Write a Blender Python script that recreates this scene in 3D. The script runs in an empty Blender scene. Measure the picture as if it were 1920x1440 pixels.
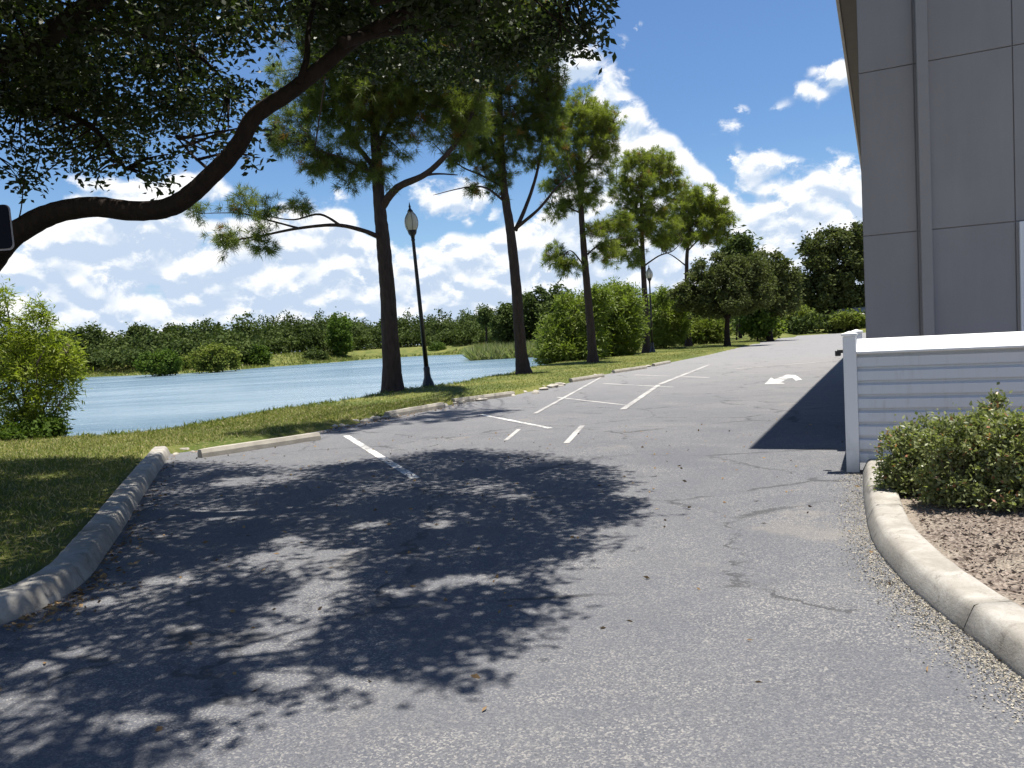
import bpy, math, random
import numpy as np
from mathutils import Vector, Matrix

random.seed(7)
rng = np.random.default_rng(11)
scene = bpy.context.scene
COL = scene.collection
R = math.radians

# ------------------------------------------------------------------ camera
EYE = 1.55
F_PX = 1442.0
PITCH, ROLL = R(3.3), R(-3.2)
cam_rot = Matrix.Rotation(R(90) - PITCH, 4, 'X') @ Matrix.Rotation(ROLL, 4, 'Z')
cd = bpy.data.cameras.new('camera')
cam = bpy.data.objects.new('camera', cd)
COL.objects.link(cam)
cam.matrix_world = Matrix.Translation((0, 0, EYE)) @ cam_rot
cd.sensor_fit = 'HORIZONTAL'
cd.sensor_width = 36.0
cd.lens = F_PX / 1920 * 36.0
cd.clip_start = 0.05
cd.clip_end = 6000
scene.camera = cam

# ------------------------------------------------------------------ sun and sky
AX = Vector((.900, -.437, 0))      # along the front wall, to the right
BX = Vector((.437, .900, 0))       # along the side wall, away
S_A, S_B = .120, .06               # horizontal run of the sun ray per metre of height (towards the sun)
SUN_DIR = (AX * S_A + BX * S_B + Vector((0, 0, 1))).normalized()
sun_elev = math.asin(SUN_DIR.z)
sun_az = math.atan2(SUN_DIR.x, SUN_DIR.y)
sd_ = bpy.data.lights.new('sun', 'SUN')
sd_.energy = 5.0
sd_.angle = R(0.53)
sd_.color = (1.0, .955, .88)
sun = bpy.data.objects.new('sun', sd_)
COL.objects.link(sun)
sun.rotation_euler = SUN_DIR.to_track_quat('Z', 'Y').to_euler()
sun.location = (0, 0, 60)

scene.view_settings.view_transform = 'Standard'
scene.view_settings.look = 'None'
scene.view_settings.gamma = 1
scene.view_settings.exposure = 0.93

SKY_STRENGTH = 0.057


def hor_y(px):
    return 637 + (960 - px) * math.tan(-ROLL)


def pix_azel(px, py):
    v = cam_rot.to_3x3() @ Vector(((px - 960) / F_PX, (720 - py) / F_PX, -1))
    return math.degrees(math.atan2(v.x, v.y)), math.degrees(math.atan2(v.z, math.hypot(v.x, v.y)))


class NT:
    """small helper to wire shader nodes"""
    def __init__(self, tree):
        self.t = tree

    def n(self, kind, **kw):
        nd = self.t.nodes.new(kind)
        for k, v in kw.items():
            setattr(nd, k, v)
        return nd

    def put(self, sock, v):
        if v is None:
            return
        if isinstance(v, bpy.types.NodeSocket):
            self.t.links.new(v, sock)
        elif isinstance(v, (tuple, list)) and len(v) == 3 and sock.type == 'RGBA':
            sock.default_value = (*v, 1)
        else:
            sock.default_value = v

    def m(self, op, a, b=None, c=None, clamp=False):
        nd = self.n('ShaderNodeMath', operation=op, use_clamp=clamp)
        self.put(nd.inputs[0], a)
        self.put(nd.inputs[1], b)
        if c is not None:
            self.put(nd.inputs[2], c)
        return nd.outputs[0]

    def smooth(self, x, lo, hi):
        nd = self.n('ShaderNodeMapRange', interpolation_type='SMOOTHSTEP')
        self.put(nd.inputs['Value'], x)
        self.put(nd.inputs['From Min'], lo)
        self.put(nd.inputs['From Max'], hi)
        return nd.outputs['Result']

    def mix(self, f, a, b, blend='MIX'):
        nd = self.n('ShaderNodeMix', data_type='RGBA', blend_type=blend)
        self.put(nd.inputs[0], f)
        self.put(nd.inputs[6], a)
        self.put(nd.inputs[7], b)
        return nd.outputs[2]

    def noise(self, vec, scale, detail=4, rough=.55, dist=0, dim='3D'):
        nd = self.n('ShaderNodeTexNoise', noise_dimensions=dim)
        self.put(nd.inputs['Vector'], vec)
        nd.inputs['Scale'].default_value = scale
        nd.inputs['Detail'].default_value = detail
        nd.inputs['Roughness'].default_value = rough
        nd.inputs['Distortion'].default_value = dist
        return nd.outputs['Fac']

    def voro(self, vec, scale, feature='F1', out='Distance'):
        nd = self.n('ShaderNodeTexVoronoi', feature=feature)
        self.put(nd.inputs['Vector'], vec)
        nd.inputs['Scale'].default_value = scale
        return nd.outputs[out]

    def comb(self, x, y, z):
        nd = self.n('ShaderNodeCombineXYZ')
        for i, v in enumerate((x, y, z)):
            self.put(nd.inputs[i], v)
        return nd.outputs[0]


world = bpy.data.worlds.new('World')
scene.world = world
world.use_nodes = True
wt = world.node_tree
wt.nodes.clear()
W = NT(wt)
w_out = W.n('ShaderNodeOutputWorld')
w_bg = W.n('ShaderNodeBackground')
w_bg.inputs[1].default_value = SKY_STRENGTH
wt.links.new(w_bg.outputs[0], w_out.inputs[0])
sky = W.n('ShaderNodeTexSky', sky_type='NISHITA')
sky.sun_disc = False
sky.sun_elevation = sun_elev
sky.sun_rotation = sun_az
sky.air_density = 1.15
sky.dust_density = .35
sky.ozone_density = 3.0
tc = W.n('ShaderNodeTexCoord')
sep = W.n('ShaderNodeSeparateXYZ')
wt.links.new(tc.outputs['Generated'], sep.inputs[0])
az = W.m('MULTIPLY', W.m('ARCTAN2', sep.outputs[0], sep.outputs[1]), 180 / math.pi)
el = W.m('MULTIPLY', W.m('ARCSINE', sep.outputs[2]), 180 / math.pi)

# elevation of the top of the cumulus bank along the horizon: photo points turned into sky angles
bank = [(0, 440), (90, 400), (180, 345), (300, 330), (380, 390), (470, 400), (560, 385), (620, 365), (670, 400),
        (705, 455), (770, 470), (850, 440), (950, 425), (1010, 400), (1080, 330), (1150, 240), (1260, 232),
        (1300, 275), (1350, 330), (1395, 385), (1430, 340), (1500, 320), (1560, 285), (1640, 290), (1900, 300)]
pts = [pix_azel(*p) for p in bank]
fc = W.n('ShaderNodeFloatCurve')
cv = fc.mapping.curves[0]
fpts = [(0.0, .30)] + [((a + 60) / 120, e / 30) for a, e in pts] + [(1.0, .30)]
while len(cv.points) < len(fpts):
    cv.points.new(.5, .5)
for p, q in zip(cv.points, fpts):
    p.location = q
    p.handle_type = 'AUTO'
fc.mapping.update()
W.put(fc.inputs['Value'], W.m('DIVIDE', W.m('ADD', az, 60), 120))
bank_el = W.m('MULTIPLY', fc.outputs[0], 30)
puffs = [(1375, 243, 34, 22), (1520, 178, 46, 26), (1575, 150, 50, 32), (1530, 132, 22, 14), (1085, 110, 55, 50),
         (1125, 165, 40, 45), (850, 375, 65, 32), (800, 365, 40, 24), (880, 418, 16, 12), (1180, 250, 40, 40),
         (1420, 315, 40, 24), (340, 350, 50, 30)]


def cloud_raw(el_s):
    v = W.comb(W.m('MULTIPLY', az, .1), W.m('MULTIPLY', el_s, .135), .37)
    big = W.noise(v, 1.15, 2, .5)
    fine = W.noise(v, 3.0, 12, .62, .2)
    vv = W.voro(W.comb(W.m('ADD', W.m('MULTIPLY', az, .1), W.m('MULTIPLY', fine, .35)),
                       W.m('ADD', W.m('MULTIPLY', el_s, .135), W.m('MULTIPLY', fine, .35)), .1), 5.2, 'SMOOTH_F1')
    nz = W.m('ADD', W.m('MULTIPLY', W.m('SUBTRACT', fine, .5), 2.7), W.m('MULTIPLY', W.m('SUBTRACT', .45, vv), 1.5))
    nz = W.m('ADD', nz, W.m('MULTIPLY', W.m('SUBTRACT', big, .5), 1.3))
    c = W.m('MULTIPLY', W.m('SUBTRACT', bank_el, el_s), .50, clamp=False)
    c = W.m('MINIMUM', c, 1.0)
    for px, py, rx, ry in puffs:
        a0, e0 = pix_azel(px, py)
        ra, re = rx / F_PX * 57.3, ry / F_PX * 57.3
        dx = W.m('DIVIDE', W.m('SUBTRACT', az, a0), ra)
        dy = W.m('DIVIDE', W.m('SUBTRACT', el_s, e0), re)
        d = W.m('SQRT', W.m('ADD', W.m('MULTIPLY', dx, dx), W.m('MULTIPLY', dy, dy)))
        c = W.m('MAXIMUM', c, W.m('MULTIPLY', W.m('SUBTRACT', 1.05, d), .75))
    # stray fair-weather clouds in the rest of the sky, away from this quarter
    c = W.m('MAXIMUM', c, -1.6)
    return W.m('ADD', c, nz)


raw = cloud_raw(el)
raw_up = cloud_raw(W.m('ADD', el, .6))
dens = W.smooth(raw, -.10, .55)
relief = W.m('SUBTRACT', raw, raw_up)
thick = W.smooth(raw, .1, 1.6)
shade = W.smooth(W.m('SUBTRACT', W.m('MULTIPLY', relief, 1.15), W.m('MULTIPLY', thick, .25)), -.42, .50)
CL = 10.4
cloud_col = W.mix(shade, (CL * .52, CL * .63, CL * .79), (CL * 1.04, CL * 1.04, CL * 1.04))
sky_t = W.mix(1.0, sky.outputs[0], (.78, .98, 1.22), 'MULTIPLY')
hz = W.smooth(el, 14.0, -2.0)
sky_c = W.mix(W.m('MULTIPLY', hz, .45), sky_t, (CL * .48, CL * .68, CL * .92))
W.put(w_bg.inputs[0], W.mix(dens, sky_c, cloud_col))


# ------------------------------------------------------------------ geometry helpers
def ray(px, py):
    return cam_rot.to_3x3() @ Vector(((px - 960) / F_PX, (720 - py) / F_PX, -1))


def G(px, py, z=0.0):
    """where the sight line of a photo point meets the level z"""
    v = ray(px, py)
    t = (z - EYE) / v.z
    return Vector((v.x * t, v.y * t, z))


def P(px, py, d):
    """a point of the place at d metres in front, along a photo sight line"""
    v = ray(px, py)
    t = d / v.y
    return Vector((v.x * t, d, EYE + v.z * t))


def to_px(p):
    """numpy (N,3) -> photo pixels"""
    m = np.array(cam_rot.to_3x3().transposed())
    q = (p - np.array([0, 0, EYE])) @ m.T
    z = np.minimum(q[:, 2], -1e-3)
    return 960 + F_PX * q[:, 0] / -z, 720 - F_PX * q[:, 1] / -z, q[:, 2] < -.05


def seg_dist(px, py, poly, closed=True):
    best = np.full(px.shape, 1e9)
    n = len(poly)
    for i in range(n if closed else n - 1):
        ax, ay = poly[i][:2]
        bx, by = poly[(i + 1) % n][:2]
        dx, dy = bx - ax, by - ay
        L = dx * dx + dy * dy + 1e-12
        t = np.clip(((px - ax) * dx + (py - ay) * dy) / L, 0, 1)
        best = np.minimum(best, np.hypot(px - ax - t * dx, py - ay - t * dy))
    return best


def inside(px, py, poly):
    c = np.zeros(px.shape, bool)
    n = len(poly)
    for i in range(n):
        ax, ay = poly[i][:2]
        bx, by = poly[(i + 1) % n][:2]
        if ay == by:
            continue
        c ^= ((ay > py) != (by > py)) & (px < (bx - ax) * (py - ay) / (by - ay) + ax)
    return c


def sdist(px, py, poly):
    d = seg_dist(px, py, poly)
    return np.where(inside(px, py, poly), -d, d)


def sstep(x, a, b):
    t = np.clip((x - a) / (b - a), 0, 1)
    return t * t * (3 - 2 * t)


def catmull(pts, sub=6):
    pts = [Vector(p) for p in pts]
    out = []
    n = len(pts)
    for i in range(n - 1):
        p0 = pts[max(i - 1, 0)]; p1 = pts[i]; p2 = pts[i + 1]; p3 = pts[min(i + 2, n - 1)]
        for k in range(sub):
            t = k / sub
            out.append(.5 * ((2 * p1) + (p2 - p0) * t + (2 * p0 - 5 * p1 + 4 * p2 - p3) * t * t + (3 * p1 - p0 - 3 * p2 + p3) * t ** 3))
    out.append(pts[-1])
    return out


# ---- object helpers
def tag(o, label=None, cat=None, group=None, kind=None):
    if label: o['label'] = label
    if cat: o['category'] = cat
    if group: o['group'] = group
    if kind: o['kind'] = kind
    return o


def empty(name, loc, label, cat, group=None):
    o = bpy.data.objects.new(name, None)
    COL.objects.link(o)
    o.location = loc
    o.empty_display_size = .3
    return tag(o, label, cat, group)


def link_mesh(name, me, mat, parent=None, smooth=False):
    if mat is not None:
        me.materials.append(mat)
    if smooth:
        me.polygons.foreach_set('use_smooth', np.ones(len(me.polygons), bool))
    o = bpy.data.objects.new(name, me)
    COL.objects.link(o)
    if parent is not None:
        o.parent = parent
        loc = Vector(parent.location)
        pp = parent.parent
        while pp is not None:
            loc += Vector(pp.location)
            pp = pp.parent
        # vertices are given in world space: shift them so that they sit right under the parent
        co = np.empty(len(me.vertices) * 3)
        me.vertices.foreach_get('co', co)
        co = co.reshape(-1, 3) - np.array(loc)
        me.vertices.foreach_set('co', co.ravel())
    me.update()
    return o


class MB:
    def __init__(self):
        self.v, self.f = [], []

    def add(self, verts, faces):
        b = len(self.v)
        self.v += [tuple(p) for p in verts]
        self.f += [tuple(i + b for i in fc_) for fc_ in faces]

    def box(self, o, ex, ey, ez, bev=0.0):
        """corner-free box: centre o, half-extent vectors, chamfered edges"""
        o, ex, ey, ez = map(Vector, (o, ex, ey, ez))
        if bev <= 0:
            vs = [o + ex * a + ey * b + ez * c for c in (-1, 1) for b in (-1, 1) for a in (-1, 1)]
            self.add(vs, [(0, 2, 3, 1), (4, 5, 7, 6), (0, 1, 5, 4), (2, 6, 7, 3), (0, 4, 6, 2), (1, 3, 7, 5)])
            return
        L = [ex.length, ey.length, ez.length]
        idx = {}
        vs = []
        for sx in (-1, 1):
            for sy in (-1, 1):
                for sz in (-1, 1):
                    for k in range(3):
                        c = [1 - bev / L[0], 1 - bev / L[1], 1 - bev / L[2]]
                        c[k] = 1
                        idx[(sx, sy, sz, k)] = len(vs)
                        vs.append(o + ex * sx * c[0] + ey * sy * c[1] + ez * sz * c[2])
        fs = []
        for s in (-1, 1):
            fs.append([idx[(s, a, b, 0)] for a, b in ((-1, -1), (1, -1), (1, 1), (-1, 1))])
            fs.append([idx[(a, s, b, 1)] for a, b in ((-1, -1), (1, -1), (1, 1), (-1, 1))])
            fs.append([idx[(a, b, s, 2)] for a, b in ((-1, -1), (1, -1), (1, 1), (-1, 1))])
        for s in (-1, 1):
            for t in (-1, 1):
                fs.append([idx[(s, t, -1, 0)], idx[(s, t, 1, 0)], idx[(s, t, 1, 1)], idx[(s, t, -1, 1)]])
                fs.append([idx[(s, -1, t, 0)], idx[(s, 1, t, 0)], idx[(s, 1, t, 2)], idx[(s, -1, t, 2)]])
                fs.append([idx[(-1, s, t, 1)], idx[(1, s, t, 1)], idx[(1, s, t, 2)], idx[(-1, s, t, 2)]])
                for u in (-1, 1):
                    fs.append([idx[(s, t, u, k)] for k in range(3)])
        self.add(vs, fs)

    def tube(self, path, radii, sides=8, rough=0.0, cap=True):
        path = [Vector(p) for p in path]
        n = len(path)
        ring = []
        up = Vector((0, 0, 1))
        prev = None
        vs, fs = [], []
        for i, p in enumerate(path):
            t = (path[min(i + 1, n - 1)] - path[max(i - 1, 0)])
            if t.length < 1e-9:
                t = up
            t.normalize()
            if prev is None:
                ref = Vector((1, 0, 0)) if abs(t.x) < .9 else Vector((0, 1, 0))
                u = t.cross(ref).normalized()
            else:
                u = (prev - t * prev.dot(t))
                u = u.normalized() if u.length > 1e-6 else t.orthogonal().normalized()
            prev = u
            w = t.cross(u)
            r = radii[i] if not isinstance(radii, (int, float)) else radii
            for k in range(sides):
                a = 2 * math.pi * k / sides
                rr = r * (1 + rough * (random.random() - .5))
                vs.append(p + (u * math.cos(a) + w * math.sin(a)) * rr)
        for i in range(n - 1):
            for k in range(sides):
                k2 = (k + 1) % sides
                fs.append((i * sides + k, i * sides + k2, (i + 1) * sides + k2, (i + 1) * sides + k))
        if cap:
            fs.append(tuple(range(sides))[::-1])
            fs.append(tuple((n - 1) * sides + k for k in range(sides)))
        self.add(vs, fs)

    def lathe(self, base, prof, sides=20, axis=Vector((0, 0, 1))):
        base = Vector(base)
        u = axis.orthogonal().normalized()
        w = axis.cross(u)
        vs, fs = [], []
        for h, r in prof:
            for k in range(sides):
                a = 2 * math.pi * k / sides
                vs.append(base + axis * h + (u * math.cos(a) + w * math.sin(a)) * max(r, .001))
        n = len(prof)
        for i in range(n - 1):
            for k in range(sides):
                k2 = (k + 1) % sides
                fs.append((i * sides + k, i * sides + k2, (i + 1) * sides + k2, (i + 1) * sides + k))
        fs.append(tuple(range(sides))[::-1])
        fs.append(tuple((n - 1) * sides + k for k in range(sides)))
        self.add(vs, fs)

    def sweep(self, path, prof, closed_ends=True):
        """profile (offset to the right of travel, height) swept along a ground path"""
        path = [Vector(p) for p in path]
        n, m = len(path), len(prof)
        vs, fs = [], []
        for i, p in enumerate(path):
            t = path[min(i + 1, n - 1)] - path[max(i - 1, 0)]
            t.z = 0
            t.normalize()
            s = Vector((t.y, -t.x, 0))
            for a, h in prof:
                vs.append(p + s * a + Vector((0, 0, h)))
        for i in range(n - 1):
            for k in range(m - 1):
                fs.append((i * m + k, i * m + k + 1, (i + 1) * m + k + 1, (i + 1) * m + k))
        if closed_ends:
            fs.append(tuple(range(m)))
            fs.append(tuple((n - 1) * m + k for k in range(m))[::-1])
        self.add(vs, fs)

    def build(self, name, mat, parent=None, smooth=False):
        me = bpy.data.meshes.new(name)
        me.from_pydata(self.v, [], self.f)
        me.validate()
        return link_mesh(name, me, mat, parent, smooth)


def np_mesh(name, verts, nper, mat, parent=None, tone=None):
    """verts (N*nper,3): N separate polygons of nper corners"""
    verts = np.ascontiguousarray(verts, dtype=np.float32)
    n = len(verts) // nper
    me = bpy.data.meshes.new(name)
    me.vertices.add(n * nper)
    me.vertices.foreach_set('co', verts.ravel())
    me.loops.add(n * nper)
    me.loops.foreach_set('vertex_index', np.arange(n * nper, dtype=np.int32))
    me.polygons.add(n)
    me.polygons.foreach_set('loop_start', np.arange(0, n * nper, nper, dtype=np.int32))
    me.polygons.foreach_set('loop_total', np.full(n, nper, dtype=np.int32))
    me.update(calc_edges=True)
    if tone is not None:
        at = me.attributes.new('tone', 'FLOAT', 'FACE')
        at.data.foreach_set('value', np.asarray(tone, dtype=np.float32))
    return link_mesh(name, me, mat, parent)


def unit(v):
    return v / np.maximum(np.linalg.norm(v, axis=1, keepdims=True), 1e-9)


def rand_dirs(n, zscale=1.0, zbias=0.0):
    v = rng.normal(size=(n, 3))
    v[:, 2] = v[:, 2] * zscale + zbias
    return unit(v)


def leaf_quads(c, length, width, dirs=None, jitter=.3):
    """diamond leaves with base at c; (N,3) -> (4N,3)"""
    n = len(c)
    if dirs is None:
        dirs = rand_dirs(n, .6, -.15)
    nrm = rand_dirs(n, 1.0, .5)
    side = unit(np.cross(dirs, nrm))
    L = length * (1 + jitter * (rng.random((n, 1)) * 2 - 1))
    Wd = width * (1 + jitter * (rng.random((n, 1)) * 2 - 1))
    up = np.cross(side, dirs)
    mid = c + dirs * L * .45
    q = np.stack([c, mid + side * Wd * .5 + up * L * .06, c + dirs * L, mid - side * Wd * .5 + up * L * .06], axis=1)
    return q.reshape(-1, 3)


def needles(c, axis, k, length, width):
    """bursts of k needles round each clump centre; thin triangles"""
    n = len(c)
    cc = np.repeat(c, k, axis=0)
    aa = np.repeat(axis, k, axis=0)
    d = unit(aa * .75 + rng.normal(size=(n * k, 3)) * .72)
    cc = cc + d * length * .1 + rng.normal(size=(n * k, 3)) * length * .16
    L = length * (.65 + .5 * rng.random((n * k, 1)))
    s = unit(np.cross(d, rand_dirs(n * k)))
    droop = np.zeros((n * k, 3)); droop[:, 2] = -.12
    tip = cc + (d + droop) * L
    q = np.stack([cc - s * width * .5, cc + s * width * .5, tip], axis=1)
    return q.reshape(-1, 3)


# ------------------------------------------------------------------ materials
def new_mat(name):
    m = bpy.data.materials.new(name)
    m.use_nodes = True
    nt = m.node_tree
    nt.nodes.clear()
    N = NT(nt)
    out = N.n('ShaderNodeOutputMaterial')
    b = N.n('ShaderNodeBsdfPrincipled')
    nt.links.new(b.outputs[0], out.inputs[0])
    return m, N, b, out


def obj_vec(N):
    return N.n('ShaderNodeTexCoord').outputs['Object']


def pos_vec(N):
    return N.n('ShaderNodeNewGeometry').outputs['Position']


def bump(N, b, h, strength=.3, dist=.01):
    bp = N.n('ShaderNodeBump')
    bp.inputs['Strength'].default_value = strength
    bp.inputs['Distance'].default_value = dist
    N.put(bp.inputs['Height'], h)
    N.t.links.new(bp.outputs[0], b.inputs['Normal'])


def simple(name, col, rough=.6, var=.15, scale=6, metallic=0.0, bmp=.0, spec=.5):
    m, N, b, _ = new_mat(name)
    v = pos_vec(N)
    n = N.noise(v, scale, 5)
    N.put(b.inputs['Base Color'], N.mix(n, tuple(c * (1 - var) for c in col), tuple(min(1, c * (1 + var)) for c in col)))
    b.inputs['Roughness'].default_value = rough
    b.inputs['Metallic'].default_value = metallic
    b.inputs['Specular IOR Level'].default_value = spec
    if bmp:
        bump(N, b, N.noise(v, scale * 8, 3), bmp, .005)
    return m


def leaf_mat(name, lo, hi, trans=.35, rough=.55, spec=.3, sc=.8, third=None):
    m, N, b, out = new_mat(name)
    at = N.n('ShaderNodeAttribute', attribute_name='tone')
    t = at.outputs['Fac']
    n = N.noise(pos_vec(N), sc, 3)
    f = N.m('ADD', N.m('MULTIPLY', t, .65), N.m('MULTIPLY', n, .35), clamp=True)
    col = N.mix(f, lo, hi)
    if third:
        col = N.mix(N.smooth(t, .955, .97), col, third)
    N.put(b.inputs['Base Color'], col)
    b.inputs['Roughness'].default_value = rough
    b.inputs['Specular IOR Level'].default_value = spec
    tr = N.n('ShaderNodeBsdfTranslucent')
    N.put(tr.inputs[0], N.mix(1.0, col, (1.15, 1.3, .55), 'MULTIPLY'))
    mx = N.n('ShaderNodeMixShader')
    mx.inputs[0].default_value = trans
    N.t.links.new(b.outputs[0], mx.inputs[1])
    N.t.links.new(tr.outputs[0], mx.inputs[2])
    N.t.links.new(mx.outputs[0], out.inputs[0])
    return m


def bark_mat(name, c0, c1, sc=6):
    m, N, b, _ = new_mat(name)
    mp = N.n('ShaderNodeMapping')
    N.put(mp.inputs[0], pos_vec(N))
    mp.inputs['Scale'].default_value = (1, 1, .28)
    n = N.noise(mp.outputs[0], sc * 2.5, 8, .7, .6)
    vr = N.voro(mp.outputs[0], sc * 2.2)
    f = N.m('ADD', N.m('MULTIPLY', n, .8), N.m('MULTIPLY', vr, .4), clamp=True)
    N.put(b.inputs['Base Color'], N.mix(f, c0, c1))
    b.inputs['Roughness'].default_value = .9
    b.inputs['Specular IOR Level'].default_value = .15
    bump(N, b, f, .9, .03)
    return m


M = {}
# asphalt
m, N, b, _ = new_mat('asphalt')
v = pos_vec(N)
big = N.noise(v, .22, 5, .6, .4)
mid = N.noise(v, 1.7, 6, .65)
grit = N.noise(v, 120, 3, .75)


def cellval(scale, k):
    jv = N.n('ShaderNodeVectorMath', operation='ADD')
    N.put(jv.inputs[0], v)
    nz = N.n('ShaderNodeTexNoise'); N.put(nz.inputs['Vector'], v); nz.inputs['Scale'].default_value = scale * .8
    sc = N.n('ShaderNodeVectorMath', operation='SCALE'); N.put(sc.inputs[0], nz.outputs['Color']); sc.inputs['Scale'].default_value = 1.1 / scale
    N.t.links.new(sc.outputs[0], jv.inputs[1])
    s_ = N.n('ShaderNodeSeparateColor'); N.put(s_.inputs[0], N.voro(jv.outputs[0], scale, out='Color'))
    return s_.outputs[k]


c1, c2, c3 = cellval(125, 0), cellval(190, 1), cellval(80, 2)
agg = N.voro(v, 125)
pt = N.smooth(N.noise(v, .8, 6, .7, 1.2), .36, .66)
base = N.mix(N.smooth(big, .35, .65), (.076, .083, .104), (.116, .120, .134))
base = N.mix(N.m('MULTIPLY', mid, .5), base, (.112, .110, .108))
base = N.mix(N.m('MULTIPLY', N.smooth(grit, .40, .72), .55), base, (.19, .183, .175))
base = N.mix(N.m('MULTIPLY', N.smooth(c2, .55, 1.0), .42), base, (.055, .060, .074))
base = N.mix(N.m('MULTIPLY', N.smooth(c3, .72, 1.0), .28), base, (.27, .25, .225))
base = N.mix(N.m('MULTIPLY', N.smooth(c1, .66, .98), N.m('ADD', .10, N.m('MULTIPLY', pt, .36))), base, (.44, .41, .36))
base = N.mix(N.m('MULTIPLY', N.smooth(c1, .22, .02), .35), base, (.045, .047, .055))
# sandy, worn patch before the right kerb and pale dusty far lot
sp = N.n('ShaderNodeSeparateXYZ')
N.put(sp.inputs[0], v)
dust = N.smooth(N.noise(v, .55, 6, .7, .8), .56, .72)
base = N.mix(N.m('MULTIPLY', dust, .38), base, (.25, .225, .19))
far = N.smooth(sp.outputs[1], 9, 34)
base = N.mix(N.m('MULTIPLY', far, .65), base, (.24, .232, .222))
stain = N.smooth(N.noise(v, .75, 3, .5, 2.0), .66, .74)
base = N.mix(N.m('MULTIPLY', stain, .35), base, (.05, .052, .06))
crk = N.voro(N.comb(N.m('ADD', sp.outputs[0], N.m('MULTIPLY', mid, 1.2)), N.m('ADD', sp.outputs[1], N.m('MULTIPLY', grit, .05)), 0), .38, 'DISTANCE_TO_EDGE')
base = N.mix(N.m('MULTIPLY', N.smooth(crk, .014, .003), N.m('MULTIPLY', N.smooth(mid, .42, .58), .7)), base, (.04, .04, .042))
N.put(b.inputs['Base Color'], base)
b.inputs['Roughness'].default_value = .88
b.inputs['Specular IOR Level'].default_value = .25
bump(N, b, N.m('ADD', N.m('MULTIPLY', agg, .6), grit), .7, .008)
M['asphalt'] = m

# ground under the grass
m, N, b, _ = new_mat('lawn_soil')
v = pos_vec(N)
n1 = N.noise(v, .35, 6, .65)
n2 = N.noise(v, 14, 5, .7)
c = N.mix(N.smooth(n1, .35, .68), (.060, .085, .018), (.150, .150, .040))
c = N.mix(N.m('MULTIPLY', N.smooth(n2, .45, .7), .6), c, (.21, .185, .085))
N.put(b.inputs['Base Color'], c)
b.inputs['Roughness'].default_value = .95
b.inputs['Specular IOR Level'].default_value = .1
bump(N, b, n2, .8, .04)
M['lawn'] = m

# water
m, N, b, _ = new_mat('lake_water')
v = pos_vec(N)
mp = N.n('ShaderNodeMapping')
N.put(mp.inputs[0], v)
mp.inputs['Rotation'].default_value = (0, 0, R(20))
mp.inputs['Scale'].default_value = (.35, 1.0, 1)
r1 = N.noise(mp.outputs[0], 1.6, 6, .65)
r2 = N.noise(mp.outputs[0], .06, 3, .6)
mp2 = N.n('ShaderNodeMapping')
N.put(mp2.inputs[0], v)
mp2.inputs['Rotation'].default_value = (0, 0, R(-12))
mp2.inputs['Scale'].default_value = (.10, .8, 1)
N.put(b.inputs['Base Color'], N.mix(N.smooth(N.m('ADD', N.m('MULTIPLY', r2, .5), N.m('MULTIPLY', N.noise(mp2.outputs[0], .5, 5, .6), .5)), .38, .60), (.085, .145, .19), (.20, .265, .305)))
b.inputs['Roughness'].default_value = .22
b.inputs['IOR'].default_value = 1.33
bump(N, b, r1, .8, .5)
M['water'] = m

M['concrete'] = None
m, N, b, _ = new_mat('kerb_concrete')
v = pos_vec(N)
n1 = N.noise(v, 3.2, 8, .7, .5)
n2 = N.noise(v, 60, 4, .7)
c = N.mix(N.smooth(n1, .3, .72), (.25, .228, .195), (.40, .38, .34))
st = N.smooth(N.noise(v, 6.5, 6, .75, 1.0), .54, .68)
c = N.mix(N.m('MULTIPLY', st, .60), c, (.13, .115, .095))
st2 = N.smooth(N.noise(v, 1.4, 7, .75, 1.5), .50, .66)
c = N.mix(N.m('MULTIPLY', st2, .28), c, (.20, .18, .15))
c = N.mix(N.m('MULTIPLY', N.smooth(n2, .5, .75), .4), c, (.20, .18, .15))
N.put(b.inputs['Base Color'], c)
b.inputs['Roughness'].default_value = .9
b.inputs['Specular IOR Level'].default_value = .2
bump(N, b, n2, .5, .006)
M['concrete'] = m
M['stop_concrete'] = simple('pale_concrete', (.31, .285, .24), .9, .45, 5, bmp=.5, spec=.2)
M['rubble'] = simple('limestone_rubble', (.36, .33, .28), .95, .35, 7, bmp=.6, spec=.15)

# worn paint
m, N, b, out = new_mat('worn_white_paint')
v = pos_vec(N)
n1 = N.noise(v, 26, 6, .75)
n2 = N.noise(v, 1.6, 3, .6)
wear = N.smooth(N.m('ADD', n1, N.m('MULTIPLY', N.m('SUBTRACT', n2, .5), .6)), .60, .42)
N.put(b.inputs['Base Color'], N.mix(wear, (.20, .195, .19), (.60, .59, .56)))
b.inputs['Roughness'].default_value = .8
M['paint'] = m
m, N, b, out = new_mat('faded_white_paint')
v = pos_vec(N)
n1 = N.noise(v, 18, 6, .75)
n2 = N.noise(v, .9, 3, .6)
wear = N.smooth(N.m('ADD', n1, N.m('MULTIPLY', N.m('SUBTRACT', n2, .5), .9)), .66, .40)
N.put(b.inputs['Base Color'], N.mix(wear, (.20, .195, .19), (.38, .365, .34)))
b.inputs['Roughness'].default_value = .85
M['faded'] = m

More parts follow.
